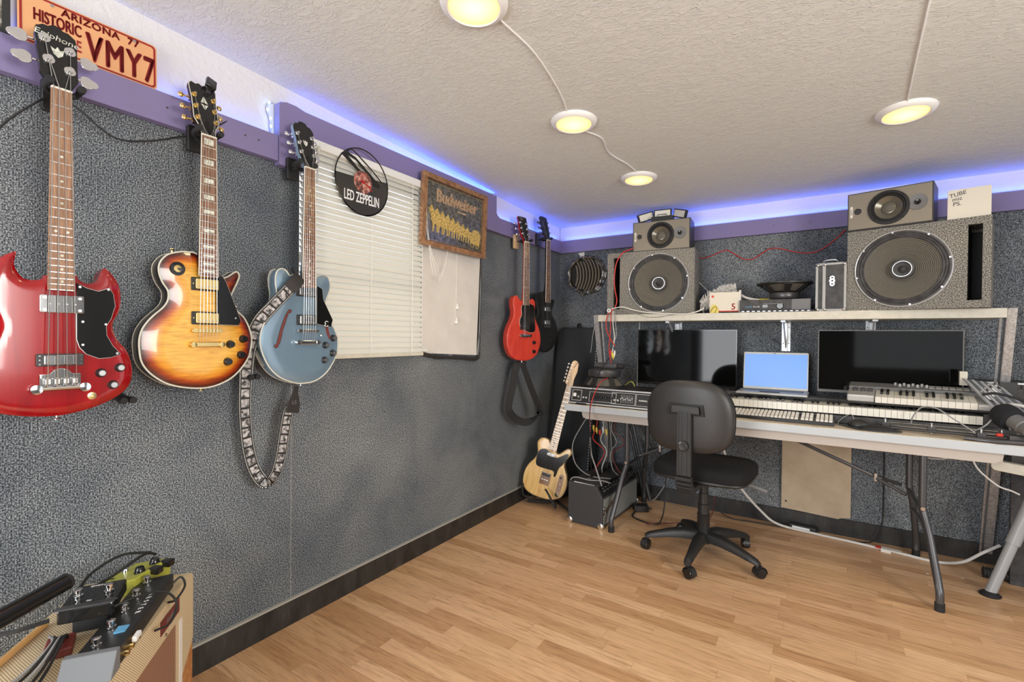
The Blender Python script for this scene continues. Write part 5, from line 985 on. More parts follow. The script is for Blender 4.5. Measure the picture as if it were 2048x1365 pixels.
G().lathe((0,0,-.05), (0,0,1), [(.0,0),(.040,.004),(.052,.02),(.054,.05),(.050,.075),(.030,.085)], 28).build('foam_cover', 'foam', t); G().lathe((0,0,.03), (0,0,1), [(.030,0),(.034,.004),(.034,.05),(.029,.054),(.031,.058),(.031,.085),(.026,.09),(.026,.12),(.012,.124)], 28).build('body', 'grey_plastic', t)
tag(G().box((2.475,2.905,TZ+.034), (.022,.014,.014), (0,0,.3)).build('red_clip', 'print_red', None, 0, .003), 'small red clip among the microphone arm joints', 'clip')
# silver bars at the right end
t = thing('metal_rack', 'slanting bundle of silver metal bars behind the right end of the small keyboard', 'rack', at(0,0,0))
for k in range(9):
    a = V((2.415+.015*k, 3.22, 1.00-.003*k)); b = V((2.497+.0165*k, 2.97, .855-.003*k)); g = G(); d = (b-a).normalized(); g.T = frame(a, d, V((1,.4,0))-d*V((1,.4,0)).dot(d), d.cross(V((1,.4,0)))); g.b2((0,-.006,-.004), ((b-a).length,.006,.004)); g.build('bar', 'chrome' if k % 2 else 'silver_paint', t, 0, .001)
G().tube([(2.455,3.09,.935),(2.50,3.085,.945),(2.56,3.08,.93),(2.60,3.08,.915)], .006, 8, 4).build('binding_strap', 'black_cable', t); G().box((2.415,3.235,1.0), (.03,.02,.07)).build('end_bracket', 'cream', t, 0, .002)
G().b2((2.54,3.2,TZ), (2.60,3.24,.99)).build('support', 'black_plastic', t, 0)
cable('cream cable looped over the silver bars', [(2.51,3.02,.90),(2.55,3.0,.905),(2.59,2.98,.89),(2.585,2.96,.85),(2.56,2.955,.835)], .0065, 'white_cable')
t = thing('equipment_case', 'black equipment case with a thin silver top edge behind the shelf post at the right', 'case', at(2.66, 3.40, 0))
G().b2((.0,0,.0), (.55,.12,.985)).build('body', 'black_plastic', t, 0, .003); G().b2((-.2,-.005,.970), (.55,.003,.978)).build('edge_strip', 'steel', t, 0); G().b2((-.2,0,.76), (.001,.10,.985)).build('side_wing', 'black_plastic', t, 0, .003)
for x, z in ((.08,.62),(.16,.5)): G().cyl((x,-.004,z),(x,.0,z),.008,n=12).build('rivet','steel',t)
t = thing('stand_hook', 'dark blue-grey metal stand hook in front of the black case at the right', 'stand', at(2.625,3.30,0)); g = G(); g.T = frame((0,0,0), (1,0,0), (0,0,1), (0,-1,0)); g.prism([(-.02,.0),(.03,.0),(.025,.885),(.012,.955),(-.006,.955),(-.024,.885)], 0, .02); g.build('upright', 'charcoal', t, 0, .002)

# ================================================================== CHAIR
t = thing('office_chair', 'black wheeled office chair turned to the desk', 'chair', at(1.29, 2.765, 0, R(-4)))
for k in range(5):
    a = R(199+72*k); u = V((math.cos(a), math.sin(a), 0)); wv_ = V((-u.y, u.x, 0)); g = G(); vs = []
    for r_, z, hw_, hh in ((.03,.115,.030,.024),(.10,.118,.028,.024),(.18,.105,.023,.020),(.25,.088,.019,.016),(.292,.078,.018,.012),(.307,.070,.014,.008)):
        c = u*r_+V((0,0,z)); vs += [c-wv_*hw_-V((0,0,hh)), c-wv_*hw_+V((0,0,hh*.4)), c-wv_*hw_*.55+V((0,0,hh)), c+wv_*hw_*.55+V((0,0,hh)), c+wv_*hw_+V((0,0,hh*.4)), c+wv_*hw_-V((0,0,hh))]
    fs = [(i*6+j, i*6+(j+1) % 6, (i+1)*6+(j+1) % 6, (i+1)*6+j) for i in range(5) for j in range(6)]+[tuple(range(6)), tuple(30+j for j in range(6))]
    leg = g.add(vs, fs).build('base_arm', 'black_plastic', t, 50)
    c = u*.295; G().cyl(c+V((0,0,.05)), c+V((0,0,.082)), .010, n=12).build('caster_stem', 'black_plastic', leg)
    b_ = V((math.cos(a+1.1), math.sin(a+1.1), 0)); cw = c+b_*.014; ax = V((-b_.y, b_.x, 0)); G().lathe(cw+V((0,0,.0265))-ax*.022, ax, [(.010,0),(.024,.002),(.0265,.006),(.0265,.018),(.020,.0205),(.020,.0235),(.0265,.026),(.0265,.038),(.024,.042),(.010,.044)], 24).build('caster', 'black_gloss', leg)
    g = G(); pts = []
    for j in range(9): q = R(-10+j*25); pts.append(cw+V((0,0,.0265))+b_*.0305*-math.cos(q)+V((0,0,.0305*math.sin(q))))
    g.ribbon(pts, ax, .034, .003, 2); g.build('caster_hood', 'black_plastic', leg)
G().lathe((0,0,.075), (0,0,1), [(.030,0),(.045,.006),(.044,.05),(.032,.066)], 28).build('hub', 'black_plastic', t)
G().lathe((0,0,.12), (0,0,1), [(.032,0),(.032,.11),(.0335,.112),(.029,.114),(.029,.165),(.025,.168),(.025,.225),(.022,.228),(.022,.30)], 24).build('gas_column', 'black_plastic', t)
G().b2((-.09,-.11,.415), (.09,.11,.448)).build('mechanism', 'black_plastic', t, 0, .006)
G().tube([(.05,.0,.43),(.14,.03,.425),(.22,.05,.415),(.30,.055,.395)], [.005,.005,.009,.011], 8, 4).build('lever', 'grey_plastic', t)
seat = [(q.x, q.y) for q in cat([(-.215,-.17,0),(-.13,-.205,0),(0,-.21,0),(.13,-.205,0),(.215,-.17,0),(.242,-.08,0),(.245,.08,0),(.235,.18,0),(.18,.222,0),(0,.228,0),(-.18,.222,0),(-.235,.18,0),(-.245,.08,0),(-.242,-.08,0)], 5, True)]
newmat('fabric_black', (.016,.016,.017), .95, spec=.15); g = G(); rings_ = []
for sc_, z in ((.80,.444),(.97,.447),(1.0,.455),(.995,.463)): rings_.append([(x*sc_,y*sc_,z) for x, y in seat])
def loft(g, rs, cap=True):
    n = len(rs[0]); g.add([p for r_ in rs for p in r_], [(i*n+j, i*n+(j+1) % n, (i+1)*n+(j+1) % n, (i+1)*n+j) for i in range(len(rs)-1) for j in range(n)]+([tuple(range(n-1,-1,-1)), tuple((len(rs)-1)*n+j for j in range(n))] if cap else [])); return g
loft(G(), rings_).build('seat_shell', 'black_plastic', t); loft(G(), [[(x*s_, y*s_, z) for x, y in seat] for s_, z in ((.985,.462),(1.0,.475),(.995,.495),(.965,.512),(.90,.522),(.70,.528),(.4,.527),(.1,.524))]).build('seat', 'fabric_black', t, 60)
# backrest: superellipse, curved around the sitter, back shell faces the camera
def bk(s_, dy, n=56):
    o = []
    for i in range(n):
        a = 2*math.pi*i/n; ca, sa = math.cos(a), math.sin(a); x = .212*s_*abs(ca)**.62*(1 if ca > 0 else -1); z = .178*s_*abs(sa)**.70*(1 if sa > 0 else -1); x *= 1-.10*(z/.178 if z > 0 else 0)**2*.9; o.append((x, -.30+dy+.55*x*x+.10*z*z-.10*z*.3, .80+z))
    return o
loft(G(), [bk(.55,-.034), bk(.80,-.031), bk(.94,-.026), bk(.99,-.016), bk(1.0,-.004), bk(1.0,.004)]).build('back_shell', 'chair_shell' if newmat('chair_shell', (.028,.027,.027), .42) else None, t, 60)
loft(G(), [bk(1.0,.003), bk(1.01,.012), bk(.99,.030), bk(.92,.042), bk(.7,.048), bk(.2,.05)]).build('backrest', 'fabric_black', t, 60)
G().prism([(0,0),(.001,0),(0,.001)], 0, .001)
g = G(); g.T = frame((0,-.345,.84), (1,0,0), (0,.02,1), (0,-1,.02)); g.prism([(-.088,-.028),(-.082,.026),(.082,.026),(.088,-.028)], -.02, .0, [[(-.074,-.020),(-.070,.018),(.070,.018),(.074,-.020)]]); g.build('bracket_recess', 'black_rubber', t, 0, .002)
g = G(); g.T = frame((0,-.348,.837), (1,0,0), (0,.02,1), (0,-1,.02)); g.prism([(-.070,-.018),(-.066,.022),(.066,.022),(.070,-.018)], -.02, .012); g.build('bracket_head', 'black_plastic', t, 0, .006, 3)
g = G(); g.T = frame((0,-.355,.60), (1,0,0), (0,0,1), (0,-1,0)); g.prism([(-.036,-.085),(.036,-.085),(.034,.235),(-.034,.235)], -.014, .006); up__ = g.build('back_upright', 'black_plastic', t, 0, .005)
for x in (-.028,-.012,.012,.028): g = G(); g.T = frame((0,-.355,.60), (1,0,0), (0,0,1), (0,-1,0)); g.b2((x-.003,-.08,.006), (x+.003,.23,.0095)); g.build('rib', 'black_plastic', up__, 0)
G().lathe((0,-.362,.665), (0,-1,0), [(.012,0),(.024,.004),(.025,.016),(.018,.020),(.008,.019)], 12).build('adjust_knob', 'black_plastic', t, 20)
for k in range(6):
    q = R(8+k*15); c = V((0, -.355+.085*(1-math.cos(q))*.9, .515-.085*math.sin(q))); g = G(); g.T = frame(c, (1,0,0), V((0,math.sin(q),-math.cos(q))), V((1,0,0)).cross(V((0,math.sin(q),-math.cos(q))))); g.box((0,0,0), (.078,.017,.034)); g.build('bellows_fold', 'black_rubber', t, 0, .004)
G().b2((-.034,-.30,.418), (.034,-.09,.446)).build('back_arm', 'black_plastic', t, 0, .006)

# ================================================================== ON THE FLOOR, FAR SIDE
t = thing('practice_amplifier', 'black combo amplifier with silver grille and chrome corners on the floor under the desk', 'amplifier', frame((.700,2.775,0), (0,1,0), (0,0,1), (1,0,0)) @ Matrix.Rotation(R(-2), 4, 'Y')); AL, AH, AD = .60, .262, .238
vin = newmat('tolex', (.045,.045,.048), .7); bump(vin, noise(vin, coords(vin), 500, 2, .5), .4, .001)
g = G(); q = V((0,0,0)); prof = [(0,.006),(0,AH-.075),(-.045,AH),(-AD,AH),(-AD,.006)]   # (z, y)
vs = [(x, y, z) for x in (0, AL) for z, y in prof]; n = 5
g.add(vs, [tuple(range(4,-1,-1)), tuple(range(5,10))]+[(i, (i+1) % 5, 5+(i+1) % 5, 5+i) for i in range(5)]); g.build('cabinet', 'tolex', t, 0, .006)
m = newmat('silver_grille', rough=.6); wv = N(m, 'ShaderNodeTexWave', wave_type='BANDS', bands_direction='DIAGONAL', Scale=42); L(m, coords(m), wv.inputs[0]); base(m, ramp(m, wv.outputs['Fac'], [(.35,(.05,.055,.055)), (.6,(.42,.45,.44))]))
G().b2((.018,.024,-.001), (AL-.018,AH-.078,.003)).build('grille_cloth', 'silver_grille', t, 0)
CT = frame((0,AH-.072,.002), (1,0,0), V((0,.075,-.045)), V((1,0,0)).cross(V((0,.075,-.045)).normalized())); g = G(); g.T = CT; g.b2((.02,.008,0), (AL-.02,.074,.003)); g.build('control_panel', 'black_gloss', t, 0)
for k in range(11): g = G(); g.T = CT; g.lathe((.06+.043*k,.038,.003), (0,0,1), [(.0125,0),(.011,.006),(.008,.007),(.007,.014),(.006,.015)], 16); g.build('knob', 'black_plastic', t); 
g = G(); g.T = CT
for k in range(11): g.b2((.055+.043*k,.056,.003), (.066+.043*k,.058,.0036))
g.build('panel_print', 'print_white', t, 0)
text('brand_lettering', 'Fender', .062, 'chrome', t, Matrix.Translation((.085,.128,.006)) @ Matrix.Rotation(R(14), 4, 'Z'), .002, .25, bold=.001)
for x in (.0, AL):
    for z in (-.012, -AD+.012):
        for y in (.02,): G().ball((x, y, z), .021, 14, .35, 1, 1).build('corner', 'chrome', t)
G().b2((-.002,.004,-.02), (.03,.03,.003)).build('corner', 'chrome', t, 0, .002)
G().tube([(.10,AH+.001,-.14),(.12,AH+.016,-.14),(.28,AH+.018,-.14),(.46,AH+.016,-.14),(.48,AH+.001,-.14)], .009, 8, 4).build('handle', 'black_rubber', t); G().box((.11,AH+.007,-.14), (.035,.014,.03)).build('handle_cap', 'chrome', t, 0, .003)
G().tube([(.012,AH-.002,-.06),(.012,AH+.001,-.20)], .003, 6).build('edge_wear', 'print_white', t)
for x in (.03, AL-.03):
    for z in (-.03, -AD+.03): G().cyl((x,0,z), (x,.007,z), .014, n=12).build('foot', 'black_rubber', t)
# leaning case in the corner
t = thing('keyboard_bag', 'large black padded case leaning in the room corner behind the blond guitar', 'case', at(0,0,0)); lean = math.atan(.20/1.25)
KT = frame((.212,3.268,.0), (1,0,0), (0,math.sin(lean),math.cos(lean)), V((1,0,0)).cross(V((0,math.sin(lean),math.cos(lean)))))
g = G(); g.T = KT; g.prism(rrect(.345,1.275,.055,6,0.0,.6375), -.05, .03); g.build('body', 'black_soft' if newmat('black_soft', (.022,.025,.028), .85) else None, t, 40, .012, 3)
pc = [(p[0]*1.005, p[1]) for p in rrect(.345,1.27,.055,6,0.0,.6375)]; g = G(); g.T = KT; g.tube([(x,y,.022) for x,y in pc], .0035, 6, closed=True); g.build('piping', 'black_rubber', t)
g = G(); g.T = KT
for k in range(58): g.box((.168,.05+.02*k,.032), (.0025,.009,.0015))
g.build('stitching', 'print_white', t, 0); g = G(); g.T = KT; g.ribbon([(-.01,1.26,0),(-.012,1.30,.004),(.006,1.31,.004),(.012,1.262,0)], (0,0,1), .03, .004, 4); g.build('loop', 'black_rubber', t)
# black keyboard bundle under left of the desk: dark posts and cables
t = thing('folded_stand', 'folded dark tubular stand leaning on the wall under the left end of the desk', 'stand', at(0,0,0))
for a, b in (((.64,3.40,.70),(.80,3.42,.02)),((.60,3.42,.70),(.755,3.44,.02)),((.68,3.38,.66),(.86,3.47,.30))): G().tube([a,b], .011, 10).build('tube', 'dark_metal', t)
random.seed(7)
for k, (cm, lb) in enumerate((('red_cable','red cable in the tangle under the left end of the desk'),('white_cable','white cable in the tangle under the left end of the desk'),('black_cable','black cable in the tangle under the left end of the desk'),('grey_cable','grey cable in the tangle under the left end of the desk'),('maroon','dark red cable in the tangle under the left end of the desk'))):
    x = .56+.035*k; cable(lb, [(x,3.02,.652),(x+.02*math.sin(k),3.0,.58),(x-.03+.02*k,3.02,.50),(x+.04-.02*k,3.05,.42),(x+.01,3.0,.33),(x+.02*k-.03,3.05,.275)], .0035, cm)
for k in range(5): tag(G().lathe((.54+.025*k,3.0-.006*k,.60-.012*(k % 3)), (.2,-.3,-1), [(.002,0),(.007,.004),(.0075,.03),(.003,.034),(.0025,.045)], 12).build('phono_plug', ['yellow_plastic','yellow_plastic','print_red','white_plastic','yellow_plastic'][k]), ['leftmost yellow plug','second yellow plug','red plug','white plug','rightmost yellow plug'][k]+' hanging in the cable tangle under the desk', 'plug', 'plugs in the tangle under the desk')
cable('white cable looping down from under the desk over the floor amplifier', [(.50,3.0,.66),(.47,2.98,.60),(.42,2.96,.50),(.41,2.95,.42),(.45,2.93,.33),(.55,2.93,.275),(.68,2.96,.27)], .0035, 'grey_cable')
cable('grey cable bent over the left top edge of the floor amplifier', [(.462,2.83,.20),(.462,2.82,.262),(.50,2.82,.285),(.58,2.84,.275),(.66,2.87,.275),(.70,2.90,.26)], .004, 'grey_cable')
cable('thin pale plug lead standing up from the floor amplifier controls', [(.672,2.83,.255),(.655,2.83,.30),(.63,2.82,.38),(.612,2.80,.46),(.608,2.79,.56)], .0045, 'grey_cable')
cable('black cable drooping on the wall behind the chair from under the desk', [(.95,3.45,.66),(.93,3.5,.55),(.95,3.505,.42),(1.05,3.505,.36),(1.18,3.5,.40),(1.25,3.45,.5),(1.27,3.35,.63)], .004)
cable('black cable running down from the desk to the floor left of the chair column', [(1.02,3.3,.64),(1.0,3.28,.45),(.97,3.2,.25),(.98,3.12,.08),(.96,3.05,.006),(.86,3.05,.006),(.78,3.10,.006),(.77,3.2,.006)], .0045)
cable('second black cable crossing the first down to the floor left of the chair', [(1.06,3.3,.64),(1.0,3.32,.40),(.93,3.38,.20),(.85,3.43,.06),(.80,3.45,.006)], .004, 'grey_cable')
cable('thin black cable falling straight behind the chair and along the floor', [(1.10,3.35,.64),(1.12,3.36,.40),(1.14,3.40,.22),(1.2,3.44,.08),(1.32,3.43,.008),(1.45,3.44,.006),(1.7,3.46,.006)], .0035)
cable('thin dark lead on the floor between the desk leg and the chair', [(.90,3.02,.005),(1.0,3.10,.005),(1.12,3.2,.005),(1.2,3.3,.005),(1.22,3.42,.02),(1.22,3.5,.11)], .0028, 'maroon')
t = thing('power_adapter', 'black mains adapter on the floor by the left rear leg of the desk', 'adapter', at(.79, 3.24, 0, R(30))); G().box((0,0,.022), (.10,.065,.044)).build('body', 'black_gloss', t, 0, .006); G().tube([(.05,0,.02),(.075,0,.015)], .006, 8).build('strain_relief', 'black_rubber', t)
t = thing('laptop_charger', 'black laptop charger with white label lying against the skirting', 'adapter', at(1.735, 3.485, 0, R(-6))); G().box((0,0,.016), (.145,.05,.032)).build('body', 'black_plastic', t, 0, .004); G().b2((-.055,-.0258,.007), (.04,-.025,.024)).build('label', 'print_white', t, 0); G().tube([(.07,0,.015),(.09,0,.012)], .005, 8).build('strain_relief', 'black_rubber', t)
cable('thick white cable running from the desk along the floor beside the skirting', [(1.30,3.15,.642),(1.33,3.2,.46),(1.40,3.3,.26),(1.5,3.42,.10),(1.6,3.45,.02),(1.8,3.44,.008),(2.0,3.42,.008),(2.2,3.39,.008),(2.35,3.37,.008),(2.45,3.38,.03),(2.53,3.40,.09),(2.60,3.42,.14)], .0075, 'white_cable', nm='mains_cable')
t = thing('cable_tape', 'white tape holding the thick white cable to the floor by the rear desk leg', 'tape', at(2.16,3.395,0,R(-8))); G().b2((-.045,-.018,.014), (.045,.018,.018)).build('strip', 'paper', t, 0); G().b2((-.045,-.02,0), (.0,-.016,.018)).build('flap', 'paper', t, 0); G().b2((-.07,-.012,.012), (-.045,.02,.017)).build('red_mark', 'print_red', t, 0)
cable('thin dark cable hanging down the wall right of the cardboard to the floor', [(2.12,3.5,.655),(2.13,3.505,.5),(2.13,3.505,.3),(2.125,3.5,.12),(2.08,3.46,.02),(1.95,3.44,.006),(1.82,3.45,.006)], .0035)
cable('cream cable loop hanging under the right end of the desk', [(2.24,3.25,.652),(2.235,3.25,.61),(2.26,3.25,.585),(2.33,3.25,.58),(2.38,3.25,.60),(2.40,3.25,.652)], .0035, 'white_cable')
cable('white cable sloping down from the desk end to the black stand', [(2.42,3.1,.652),(2.45,3.11,.58),(2.52,3.13,.51),(2.57,3.14,.49),(2.60,3.15,.475)], .004, 'white_cable')
t = thing('cardboard_sheet', 'flat sheet of brown cardboard standing against the wall under the desk', 'cardboard', BW(1.615, 3.513, .108)); G().prism([(0,.005),(.30,-.008),(.315,.0),(.362,.010),(.362,.53),(0,.53)], 0, .006).build('sheet', 'cardboard', t, 0)
for x in (.13,.33): G().b2((x,.012,.006), (x+.0015,.53,.0066)).build('crease', 'cardboard', t, 0)
G().cyl((.025,.05,.006),(.025,.05,.0064),.006,n=10).build('hole','print_black',t)
# guitar stand holding the blond guitar
t = thing('guitar_floor_stand', 'black folding floor stand holding the blond guitar', 'guitar stand', at(.215,2.93,0))
G().tube([(-.14,-.005,.022),(.0,.03,.03),(.02,.09,.04)], .011, 10, 4).build('foot', 'black_rubber', t); G().tube([(.29,-.08,.022),(.15,.0,.03),(.02,.09,.04)], .011, 10, 4).build('foot', 'black_rubber', t); G().tube([(.02,.10,.03),(.04,.30,.022)], .011, 10).build('foot', 'black_rubber', t); G().tube([(.02,.09,.03),(.03,.115,.30)], .011, 10).build('post', 'dark_metal', t)
G().tube([(.0,.09,.07),(-.10,.0,.055),(-.15,-.03,.06),(-.155,-.05,.10),(-.152,-.052,.155)], .0075, 8, 4).build('cradle_arm', 'black_rubber', t)
G().tube([(.02,.09,.07),(.07,.02,.055),(.105,-.05,.045),(.12,-.085,.05),(.06,-.07,.125),(.035,-.066,.15)], .0075, 8, 4).build('cradle_arm', 'black_rubber', t)
# right edge: tripod leg, wooden arm, black foot
t = thing('tripod_stand', 'grey telescopic tripod leg with black foot at the right edge', 'stand', at(0,0,0))
a = V((2.495,3.09,.012)); b = V((2.70,3.18,.62)); d = (b-a).normalized(); G().cyl(a, a+d*.26, .0215, n=20).build('lower_tube', 'grey_metal_leg', t); G().cyl(a+d*.25, b, .0265, n=20).build('upper_tube', 'grey_metal_leg', t)
G().lathe(a-V((0,0,.012)), (0,0,1), [(.038,0),(.040,.006),(.030,.014),(.02,.022)], 24).build('rubber_foot', 'black_rubber', t); G().tube([b,(2.78,3.2,.66),(2.95,3.1,.01)], .022, 14).build('far_leg', 'grey_metal_leg', t)
t = thing('wooden_arm', 'pale wooden bar with a rounded end sticking out below the right end of the desk', 'bar', at(0,0,0)); g = G(); d = (V((2.80,3.06,.585))-V((2.50,3.10,.615))).normalized(); g.T = frame((2.50,3.10,.612), d, V((0,0,1))-d*d.z, d.cross(V((0,0,1))-d*d.z)); g.prism(rrect(.62,.046,.022,6,.30,0), -.02, .02); g.build('bar', 'cream', t, 0, .004); G().b2((2.76,3.04,0), (2.80,3.08,.60)).build('post', 'dark_metal', t, 0)
t = thing('pedal_foot', 'black ribbed tubular foot lying on the floor at the right edge', 'stand', at(0,0,0)); G().tube([(2.515,3.305,.028),(2.60,3.31,.028),(3.0,3.28,.028)], .023, 14).build('tube', 'black_rubber', t)
for k in range(5): G().lathe((2.512+.012*k,3.305,.028), (1,0,0), [(.020,0),(.0265,.002),(.0265,.006),(.020,.008)], 16).build('end_rib', 'black_rubber', t)
G().tube([(2.585,3.36,.03),(2.70,3.34,.10),(2.72,3.34,.30)], .014, 8, 3).build('bracket', 'dark_metal', t)
# floor litter
for x, y, lb in ((2.28,3.19,'small white scrap on the floor near the right table leg'),(2.42,3.23,'tiny white scrap on the floor near the tripod foot')): tag(G().prism([(0,0),(.012,.002),(.010,.008),(.002,.007)], 0, .001).build('paper_scrap', 'paper', None, 0), lb, 'paper').location = (x, y, 0)
# carpet seam strips on the left wall
struct(G().b2((.0,1.158,.108), (.0012,1.1595,1.07)).build('trim_7', 'grey_trim', smooth=0), 'pale seam between carpet widths')

# ================================================================== BOTTOM LEFT: TWEED AMPLIFIER AND PEDALS
A_ = V((math.cos(R(-41)),math.sin(R(-41)),0))
m = newmat('tweed', rough=.8); v = coords(m); wv = N(m, 'ShaderNodeTexWave', wave_type='BANDS', bands_direction='DIAGONAL', Scale=95, Distortion=.3); L(m, v, wv.inputs[0]); base(m, ramp(m, wv.outputs['Fac'], [(.35,(.42,.31,.17)), (.6,(.72,.60,.41))])); bump(m, wv.outputs['Fac'], .3, .001)
m = newmat('oxblood', rough=.8); v = coords(m, (1,1,1)); w1 = N(m, 'ShaderNodeTexWave', wave_type='BANDS', bands_direction='X', Scale=70); w2 = N(m, 'ShaderNodeTexWave', wave_type='BANDS', bands_direction='Y', Scale=70); L(m, v, w1.inputs[0]); L(m, v, w2.inputs[0]); base(m, ramp(m, mth(m, 'MULTIPLY', w1.outputs['Fac'], w2.outputs['Fac']), [(.25,(.16,.045,.025)), (.6,(.60,.42,.26))]))
AT = frame((.19,.712,.0), A_, (0,0,1), A_.cross(V((0,0,1)))) 
# frame z axis must point out of the front (towards +y side)
AT = frame((.19,.712,.0), -A_, (0,0,1), (-A_).cross(V((0,0,1))))
t = thing('tweed_amplifier', 'beige tweed guitar amplifier with brown grille and wooden lower corner at the bottom left', 'amplifier', AT)
WW, HH, DD = .60, .455, .27
G().prism(rrect(WW,HH,.028,5,-WW/2,HH/2+.0), -DD, -.014).build('cabinet', 'tweed', t, 0, .004)
op = [(-WW+.05,.04),(-.115,.04),(-.115,HH-.09),(-WW+.05,HH-.09)]
G().prism([(-WW,.0),(-.092,.0),(-.092,.18),(0,.245),(0,HH-.03),(-.006,HH-.010),(-.022,HH),(-WW+.02,HH),(-WW,HH-.02)], -.014, 0, [op]).build('front_border', 'tweed', t, 0, .0)
G().prism([(-.090,.0),(0,.0),(0,.243),(-.090,.178)], -.014, -.002).build('wood_corner', 'amp_wood', t, 0)
G().prism([(-WW+.04,.03),(-.11,.03),(-.11,HH-.085),(-WW+.04,HH-.085)], -.0135, -.008).build('grille_cloth', 'oxblood', t, 0)
G().prism([(-.114,.03),(-.096,.03),(-.096,HH-.095),(-.114,HH-.095)], -.010, .003).build('white_piping', 'paper', t, 0)
G().prism([(-.24,HH-.066),(-.115,HH-.066),(-.115,HH-.028),(-.24,HH-.028)], 0, .002).build('name_plate', 'maroon', t, 0)
text('plate_lettering', 'Fender', .02, 'grey_plastic', t, Matrix.Translation((-.178,HH-.046,.0024)), .0003, .2)
G().cyl((-.21,HH-.078,-.002), (-.21,HH-.078,.004), .004, n=12).build('screw', 'steel', t)
def on_amp(s_, d_, z, rz=0): return Matrix.Translation(AT @ V((-s_, z, -d_))) @ Matrix.Rotation(math.atan2(A_.y, A_.x)+R(rz), 4, 'Z')
# multi pedal: long axis = local x
t = thing('multi_effects_pedal', 'long black four-switch effects pedal lying along the tweed amplifier top', 'effects pedal', on_amp(.29,.050,HH+.001, 3)); 
G().add([(0,0,0)], []); g = G(); LX, LY = .185, .043
g.add([(-LX,-LY,0),(LX,-LY,0),(LX,LY,0),(-LX,LY,0),(-LX,-LY,.030),(LX,-LY,.030),(LX,LY,.040),(-LX,LY,.040)], [(3,2,1,0),(4,5,6,7),(0,1,5,4),(1,2,6,5),(2,3,7,6),(3,0,4,7)]); g.build('case', 'black_plastic', t, 0, .003)
for k in range(5): G().lathe((-.155+.072*k,-.012,.035), (0,0,1), [(.010,0),(.010,.003),(.006,.004),(.0055,.010),(.0085,.011),(.0085,.017),(.006,.019)], 16).build('footswitch', 'chrome', t)
text('lettering', 'A  R  S  T  E  R', .016, 'print_white', t, Matrix.Translation((-.03,.024,.0392)) @ Matrix.Rotation(R(7), 4, 'X') , .0003)
G().b2((.072,.006,.036), (.098,.028,.0405)).build('blue_label', 'print_blue', t, 0); 
G().add([(0,0,0)], []); g = G(); g.add([(LX-.012,-LY-.006,0),(LX+.034,-LY-.006,0),(LX+.034,LY+.004,0),(LX-.012,LY+.004,0),(LX-.012,-LY-.006,.046),(LX+.004,-LY-.006,.046),(LX+.004,LY+.004,.048),(LX-.012,LY+.004,.048)], [(3,2,1,0),(4,5,6,7),(0,1,5,4),(1,2,6,5),(2,3,7,6),(3,0,4,7)]); g.build('end_wedge', 'wedge_grey' if newmat('wedge_grey', (.17,.18,.19), .6) else None, t, 0, .002)
for x in (.09,.125,.15): G().cyl((x,LY-.004,.018), (x,LY+.012,.018), .006, n=12).build('jack_plug', 'gold', t)
G().box((.11,LY+.012,.03), (.03,.010,.012)).build('cable_tie', 'white_plastic', t, 0, .002)
t = thing('overdrive_pedal', 'yellow-green stomp pedal with two black knobs on the far corner of the amplifier', 'effects pedal', on_amp(.062,.128,HH+.001, -18)); 
G().add([(0,0,0)], []); g = G(); g.add([(-.068,-.055,0),(.068,-.055,0),(.068,.055,0),(-.068,.055,0),(-.068,-.055,.030),(.068,-.055,.030),(.068,.055,.052),(-.068,.055,.052)], [(3,2,1,0),(4,5,6,7),(0,1,5,4),(1,2,6,5),(2,3,7,6),(3,0,4,7)]); g.build('case', 'pedal_green', t, 0, .004)
for x in (-.035,.02): G().lathe((x,.030,.046), (0,0,1), [(.0135,0),(.0135,.004),(.010,.016),(.009,.017)], 18).build('knob', 'black_gloss', t)
G().lathe((-.0,-.028,.034), (0,0,1), [(.009,0),(.009,.004),(.006,.012),(.004,.013)], 16).build('footswitch', 'chrome', t); text('lettering', 'DRIVE', .014, 'print_black', t, Matrix.Translation((.04,-.03,.0357)) @ Matrix.Rotation(R(90), 4, 'Z') @ Matrix.Rotation(0, 4, 'X'), .0004)
for x in (-.045,.0): G().box((x,.062,.045), (.024,.03,.02)).build('angle_plug', 'black_gloss', t, 0, .004)
t = thing('footswitch_box', 'flat black two-button footswitch box resting over the amplifier beside the long pedal', 'effects pedal', on_amp(.262,.135,HH+.044, 10)); 
G().box((0,0,.018), (.125,.105,.034)).build('case', 'black_gloss', t, 0, .004); G().box((.058,0,.0375), (.018,.112,.003)).build('ribbed_strip', 'charcoal', t, 0)
for y in (-.03,.03): G().lathe((.0,y,.036), (0,0,1), [(.010,0),(.010,.003),(.006,.004),(.0055,.010),(.0085,.011),(.0085,.017),(.006,.019)], 16).build('footswitch', 'chrome', t)
text('lettering', 'CHORUS', .009, 'print_white', t, Matrix.Translation((-.045,0,.0365)) @ Matrix.Rotation(R(90), 4, 'Z'), .0003); text('lettering', 'FX', .009, 'print_white', t, Matrix.Translation((.035,.0,.0365)) @ Matrix.Rotation(R(90), 4, 'Z'), .0003)
G().box((-.01,.0,-.020), (.07,.07,.046)).build('support_pad', 'black_rubber', t, 0, .003)
P = lambda s_, d_, z: AT @ V((-s_, HH+z, -d_))
cable('black cable from the yellow-green pedal across to the black footswitch box', [P(.0,.10,.06),P(.04,.11,.08),P(.09,.13,.075),P(.14,.16,.06),P(.2,.18,.06)], .004)
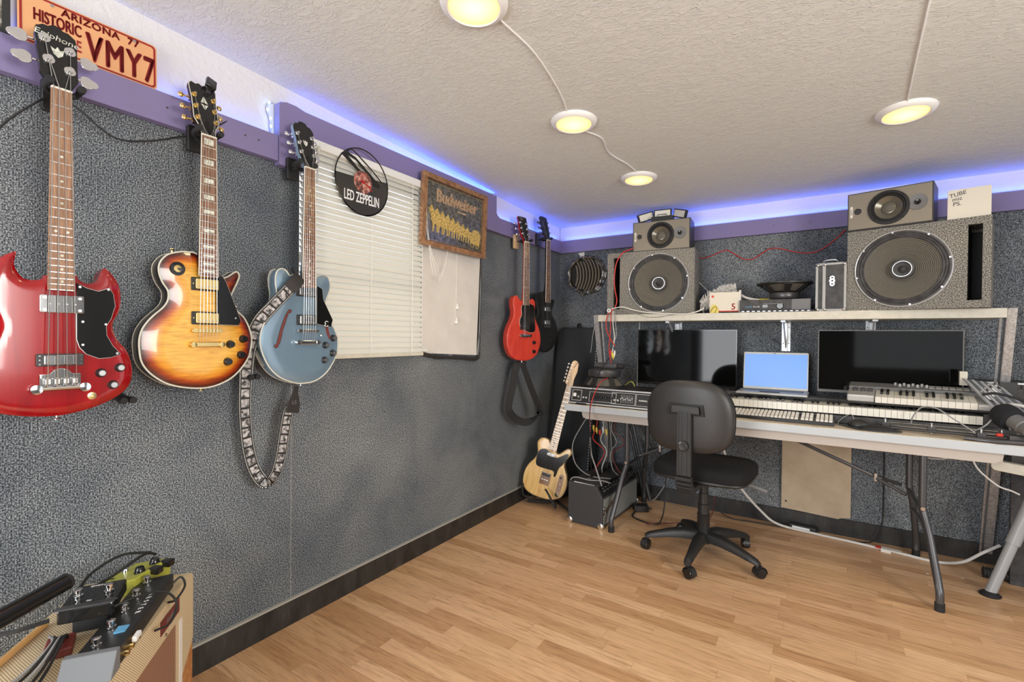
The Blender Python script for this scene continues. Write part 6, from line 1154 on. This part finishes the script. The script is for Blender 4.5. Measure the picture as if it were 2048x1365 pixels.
cable('second black cable arching left of the yellow-green pedal', [P(-.02,.12,.06),P(.02,.18,.075),P(.08,.22,.06),P(.14,.22,.05),P(.21,.20,.05)], .004)
cable('black cable curling out beside the long pedal near the amplifier corner', [P(.12,.012,.02),P(.11,-.004,.03),P(.13,-.02,.012),P(.17,-.012,-.005),P(.20,-.004,.004)], .003)
cable('thin purple-black cable looping over the amplifier front edge', [P(.32,.10,.055),P(.27,.05,.06),P(.22,.0,.045),P(.22,-.03,.01),P(.26,-.03,-.02),P(.30,-.010,-.015)], .003)
cable('thick black lead running left from the footswitch box', [P(.33,.19,.06),P(.35,.24,.055),P(.34,.34,.03),P(.38,.36,-.05),P(.40,.38,-.2)], .005)
for k in range(5): cable(['first','second','third','fourth','fifth'][k]+' silver-grey strand of the cable bundle beside the long pedal, counted from the wall', [P(.31+.006*k,.20-.012*k,.012),P(.37,.165-.006*k,.026+.003*k),P(.45,.17-.010*k,.014),P(.54,.19-.018*k,.008),P(.60,.22-.02*k,-.03)], .0032, ['grey_cable','black_cable','grey_cable','black_cable','black_cable'][k])
t = thing('drum_stick', 'orange-brown wooden stick lying under the cables on the amplifier', 'stick', at(0,0,0)); G().tube([P(.24,.245,.008),P(.45,.25,.008)], [.0075,.0075], 10).build('shaft', 'orange_wood', t)
t = thing('patch_box', 'small dark maroon pedal under the cables on the amplifier', 'effects pedal', on_amp(.36,.155,HH+.001, 20)); G().box((0,0,.010), (.07,.05,.02)).build('case', 'maroon', t, 0, .003); G().lathe((.01,0,.02), (0,0,1), [(.008,0),(.007,.006),(.005,.007)], 14).build('knob', 'chrome', t)
t = thing('padded_pole', 'thick glossy black pole slanting in at the lower left edge above the amplifier', 'stand', at(0,0,0)); a = V((.335,.372,.60)); b = V((.60,.0,.645)); d = (V((.42,.2525,.602))-a).normalized(); G().tube([a, a+d*.5], .0195, 20).build('tube', 'black_gloss', t); G().lathe(a, -d, [(.0195,0),(.020,.003),(.020,.007),(.0,.008)], 20).build('end_cap', 'black_rubber', t)
e = a+d*.48; G().tube([(e.x,e.y,e.z),(e.x,e.y,0)], .014, 12).build('leg', 'dark_metal', t)
